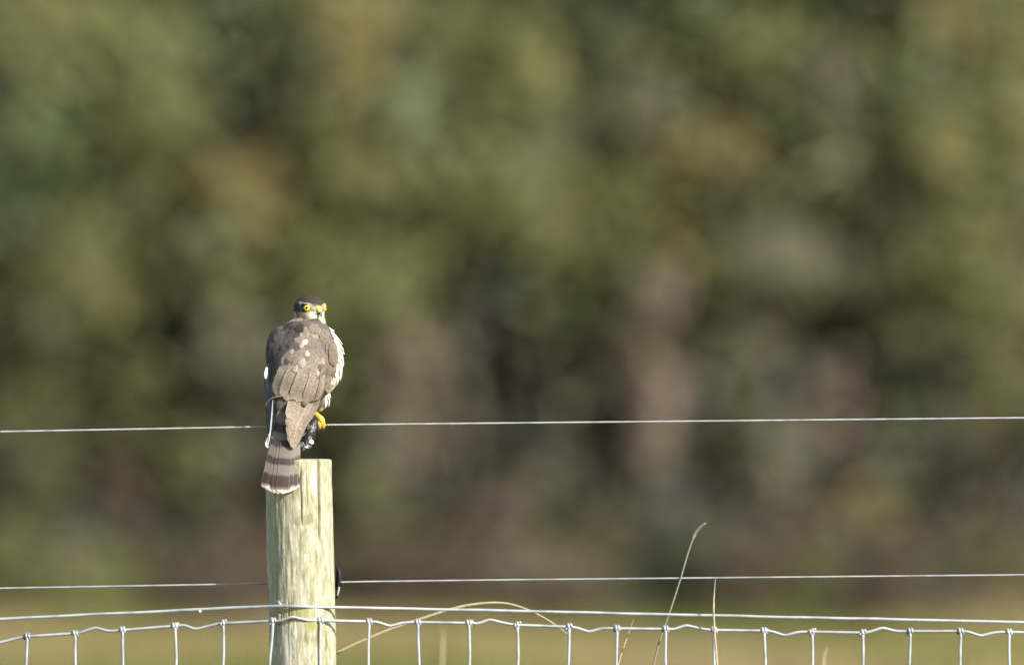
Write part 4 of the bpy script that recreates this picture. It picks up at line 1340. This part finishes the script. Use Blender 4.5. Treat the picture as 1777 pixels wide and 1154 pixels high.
def build_beak():
    # cere and hook lofted along an arc in the head's mid plane
    base = HC + HF * 26 + HU * 0
    def loft(name, secs, mat):
        v, f = [], []
        ns = 14
        for fx, up, hw, hh in secs:
            c = HC + HF * fx + HU * up
            for k in range(ns):
                a = 2 * math.pi * k / ns
                v.append(BW(c + HS * (math.cos(a) * hw) + HU * (math.sin(a) * hh) + HF * (0.0)))
        for i in range(len(secs) - 1):
            for k in range(ns):
                k2 = (k + 1) % ns
                f.append((i * ns + k, i * ns + k2, (i + 1) * ns + k2, (i + 1) * ns + k))
        f += [tuple(reversed(range(ns))), tuple((len(secs) - 1) * ns + k for k in range(ns))]
        return link(name, mesh(name, v, f, mat), parent=hawk)
    loft('cere', [(22, 1.5, 5.2, 6.5), (27, 2.0, 4.9, 6.2), (30.5, 1.0, 4.3, 5.4), (33, -1.0, 3.6, 4.5), (34.5, -2.4, 3.0, 3.6)], M_CERE)
    loft('beak', [(31, -4.0, 2.8, 2.6), (34.0, -5.0, 2.9, 3.0), (36, -7.0, 2.5, 2.8), (37, -9.0, 1.9, 2.2), (36.8, -11.0, 1.1, 1.6), (36, -13, 0.4, 0.7)], M_BEAK)
    loft('lower_beak', [(22, -6.0, 3.2, 1.5), (27, -7, 2.6, 1.3), (30.0, -7.6, 1.6, 1.0), (31, -8, 0.6, 0.5)], M_BEAK)
build_beak()

# legs and feet on the wire
def build_leg(x, knee):
    leg_pts = [(knee[0], knee[1] - 6, knee[2] + 12), (x - 4, -16, 716), (x - 2, -12, 724), (x, -10, 731)]
    p = [BW(Vector((a, -z, -y))) for a, z, y in leg_pts]
    vv, ff = tube(spline(p, 12), [q * S for q in np.interp(np.linspace(0, 1, 12), [0, 0.4, 0.8, 1], [6, 4, 3.6, 4.2])], 10)
    leg = link('leg', mesh('leg', vv, ff, M_FOOT), parent=hawk)
    for k, (dx, curl) in enumerate([(-9, 0.9), (2, 1.0), (9, 1.0)]):      # three front toes go over the wire and down
        pts = [(x, -6, 727), (x + dx * 0.45, -16, 724), (x + dx * 0.85, -24, 729), (x + dx, -24, 738), (x + dx * 1.02, -19, 744)]
        vv, ff = tube(spline([BW(Vector((a, -z, -y))) for a, z, y in pts], 14), [q * S for q in np.interp(np.linspace(0, 1, 14), [0, 0.25, 0.5, 0.75, 1], [4.4, 3.8, 3.9, 3.3, 2.4])], 9)
        link('toe', mesh('toe', vv, ff, M_FOOT), parent=leg)
        c = [(x + dx * 1.02, -19, 744), (x + dx * 1.03, -15, 748), (x + dx * 1.0, -10, 750)]
        vv, ff = tube(spline([BW(Vector((a, -z, -y))) for a, z, y in c], 8), [q * S for q in np.linspace(2.0, 0.3, 8)], 7)
        link('claw', mesh('claw', vv, ff, M_CLAW), parent=leg)
    # hind toe, camera side, reaching down right over the wire
    for name, pts, rr, mat in (('toe', [(x - 8, -2, 717), (x - 1, 3, 722), (x + 5, 6, 728), (x + 8, 5, 735), (x + 8, 2, 742)], [3.4, 5.4, 5.6, 4.6, 2.6], M_FOOT),
                               ('toe', [(x - 1, -2, 726), (x + 1.5, 4, 731), (x + 2.5, 6, 737), (x + 2.5, 4, 743)], [5.0, 5.4, 4.6, 2.6], M_FOOT),
                               ('toe', [(x - 4, -4, 730), (x - 4, 2, 736), (x - 4.5, 2, 743)], [3.5, 3.2, 2.2], M_FOOT),
                               ('claw', [(x + 8.5, 2, 744), (x + 6, -2, 747), (x + 3, -6, 747)], [2.2, 1.5, 0.3], M_CLAW)):
        n = 14
        vv, ff = tube(spline([BW(Vector((a, -z, -y))) for a, z, y in pts], n), [q * S for q in np.interp(np.linspace(0, 1, n), np.linspace(0, 1, len(rr)), rr)], 10)
        link(name, mesh(name, vv, ff, mat), parent=leg)
build_leg(552, (546, -16, 694))
build_leg(503, (508, -16, 694))

# ------------------------------------------------------------------ dark prey under the foot
def build_prey():
    o = V3(546, 2, 730)
    root = empty('prey', o)
    tag(root, 'dark mottled feathery prey with white tips clutched below the yellow foot of the hawk', 'prey')
    def L(x, z, y):
        return V3(x, z, y) - o
    path = spline([L(549, 6, 728), L(543, 9, 738), L(537, 10, 752), L(531, 9, 766), L(528, 6, 776)], 16)
    rad = [q * S for q in np.interp(np.linspace(0, 1, 16), [0, 0.15, 0.5, 0.8, 1], [4, 8, 12, 11, 5])]
    vv, ff = tube(path, rad, 14)
    vv = [v + Vector((noise.noise(v * 300), noise.noise(v * 300 + Vector((5, 0, 0))), 0)) * (1.4 * S) for v in vv]
    link('body', mesh('body', vv, ff, M_PREY), parent=root)
    rp = random.Random(3)
    for k in range(46):
        t = rp.uniform(0.02, 0.86)
        i = min(14, int(t * 15))
        c = path[i]
        ang = rp.uniform(-1.9, 1.9)
        n = Vector((math.sin(ang), -math.cos(ang), 0))
        tg = (path[i + 1] - path[max(i - 1, 0)]).normalized()
        n = (n - tg * n.dot(tg)).normalized()
        b = tg.cross(n)
        ln, hw = rp.uniform(9, 15) * S, rp.uniform(2.4, 4.0) * S
        s0 = c + n * rad[i] * 0.9
        v, f, uv = [], [], []
        for a in range(5):
            tt = a / 4
            q = s0 + tg * ln * tt + n * (0.5 + 2.2 * tt) * S
            wd = hw * width_profile(tt, 0.6, 0.4)
            for m_, e in ((-1, 0), (0, 0.5), (1, 1)):
                v.append(q + b * wd * m_ - n * (0.5 * S * abs(m_)))
                uv.append((e, tt))
        for a in range(4):
            for m_ in range(2):
                j = a * 3 + m_
                f.append((j, j + 1, j + 4, j + 3))
        fo = link('feather', mesh('feather', v, f, M_PREYF, uvs=uv), parent=root)
        g = rp.choice([0.012, 0.02, 0.05, 0.09, 0.13, 0.18])
        fo.color = (g, g * 1.03, g * 1.0, 1)
    for (x0, y0, x1, y1, hw, g) in ((534, 760, 545, 770, 3.6, 0.72), (530, 757, 536, 766, 3.2, 0.4), (528, 768, 534, 778, 3.0, 0.45)):
        a, e = L(x0, 19, y0), L(x1, 20, y1)
        tg = (e - a).normalized()
        b = tg.cross(Vector((0, -1, 0)))
        v, f, uv = [], [], []
        for i in range(6):
            tt = i / 5
            q = a.lerp(e, tt)
            wd = hw * S * width_profile(tt, 0.4, 0.5)
            for m_ in (-1, 0, 1):
                v.append(q + b * wd * m_ + Vector((0, 0.4 * S * abs(m_), 0)))
                uv.append(((m_ + 1) / 2, tt))
        for i in range(5):
            for m_ in range(2):
                j = i * 3 + m_
                f.append((j, j + 1, j + 4, j + 3))
        fo = link('feather', mesh('feather', v, f, M_PREYF, uvs=uv), parent=root)
        fo.color = (g, g, g * 0.97, 1)
M_PREY = mat_flat('prey_black', (0.012, 0.012, 0.014), 0.6, 0.5, 500)
M_PREYF = mat_feather('prey_feather', 1.8, 4.0, 0.4)
build_prey()
print('tris', sum(len(o.data.polygons) for o in SC.objects if o.type == 'MESH') * 2, 'back feathers', NBACK)
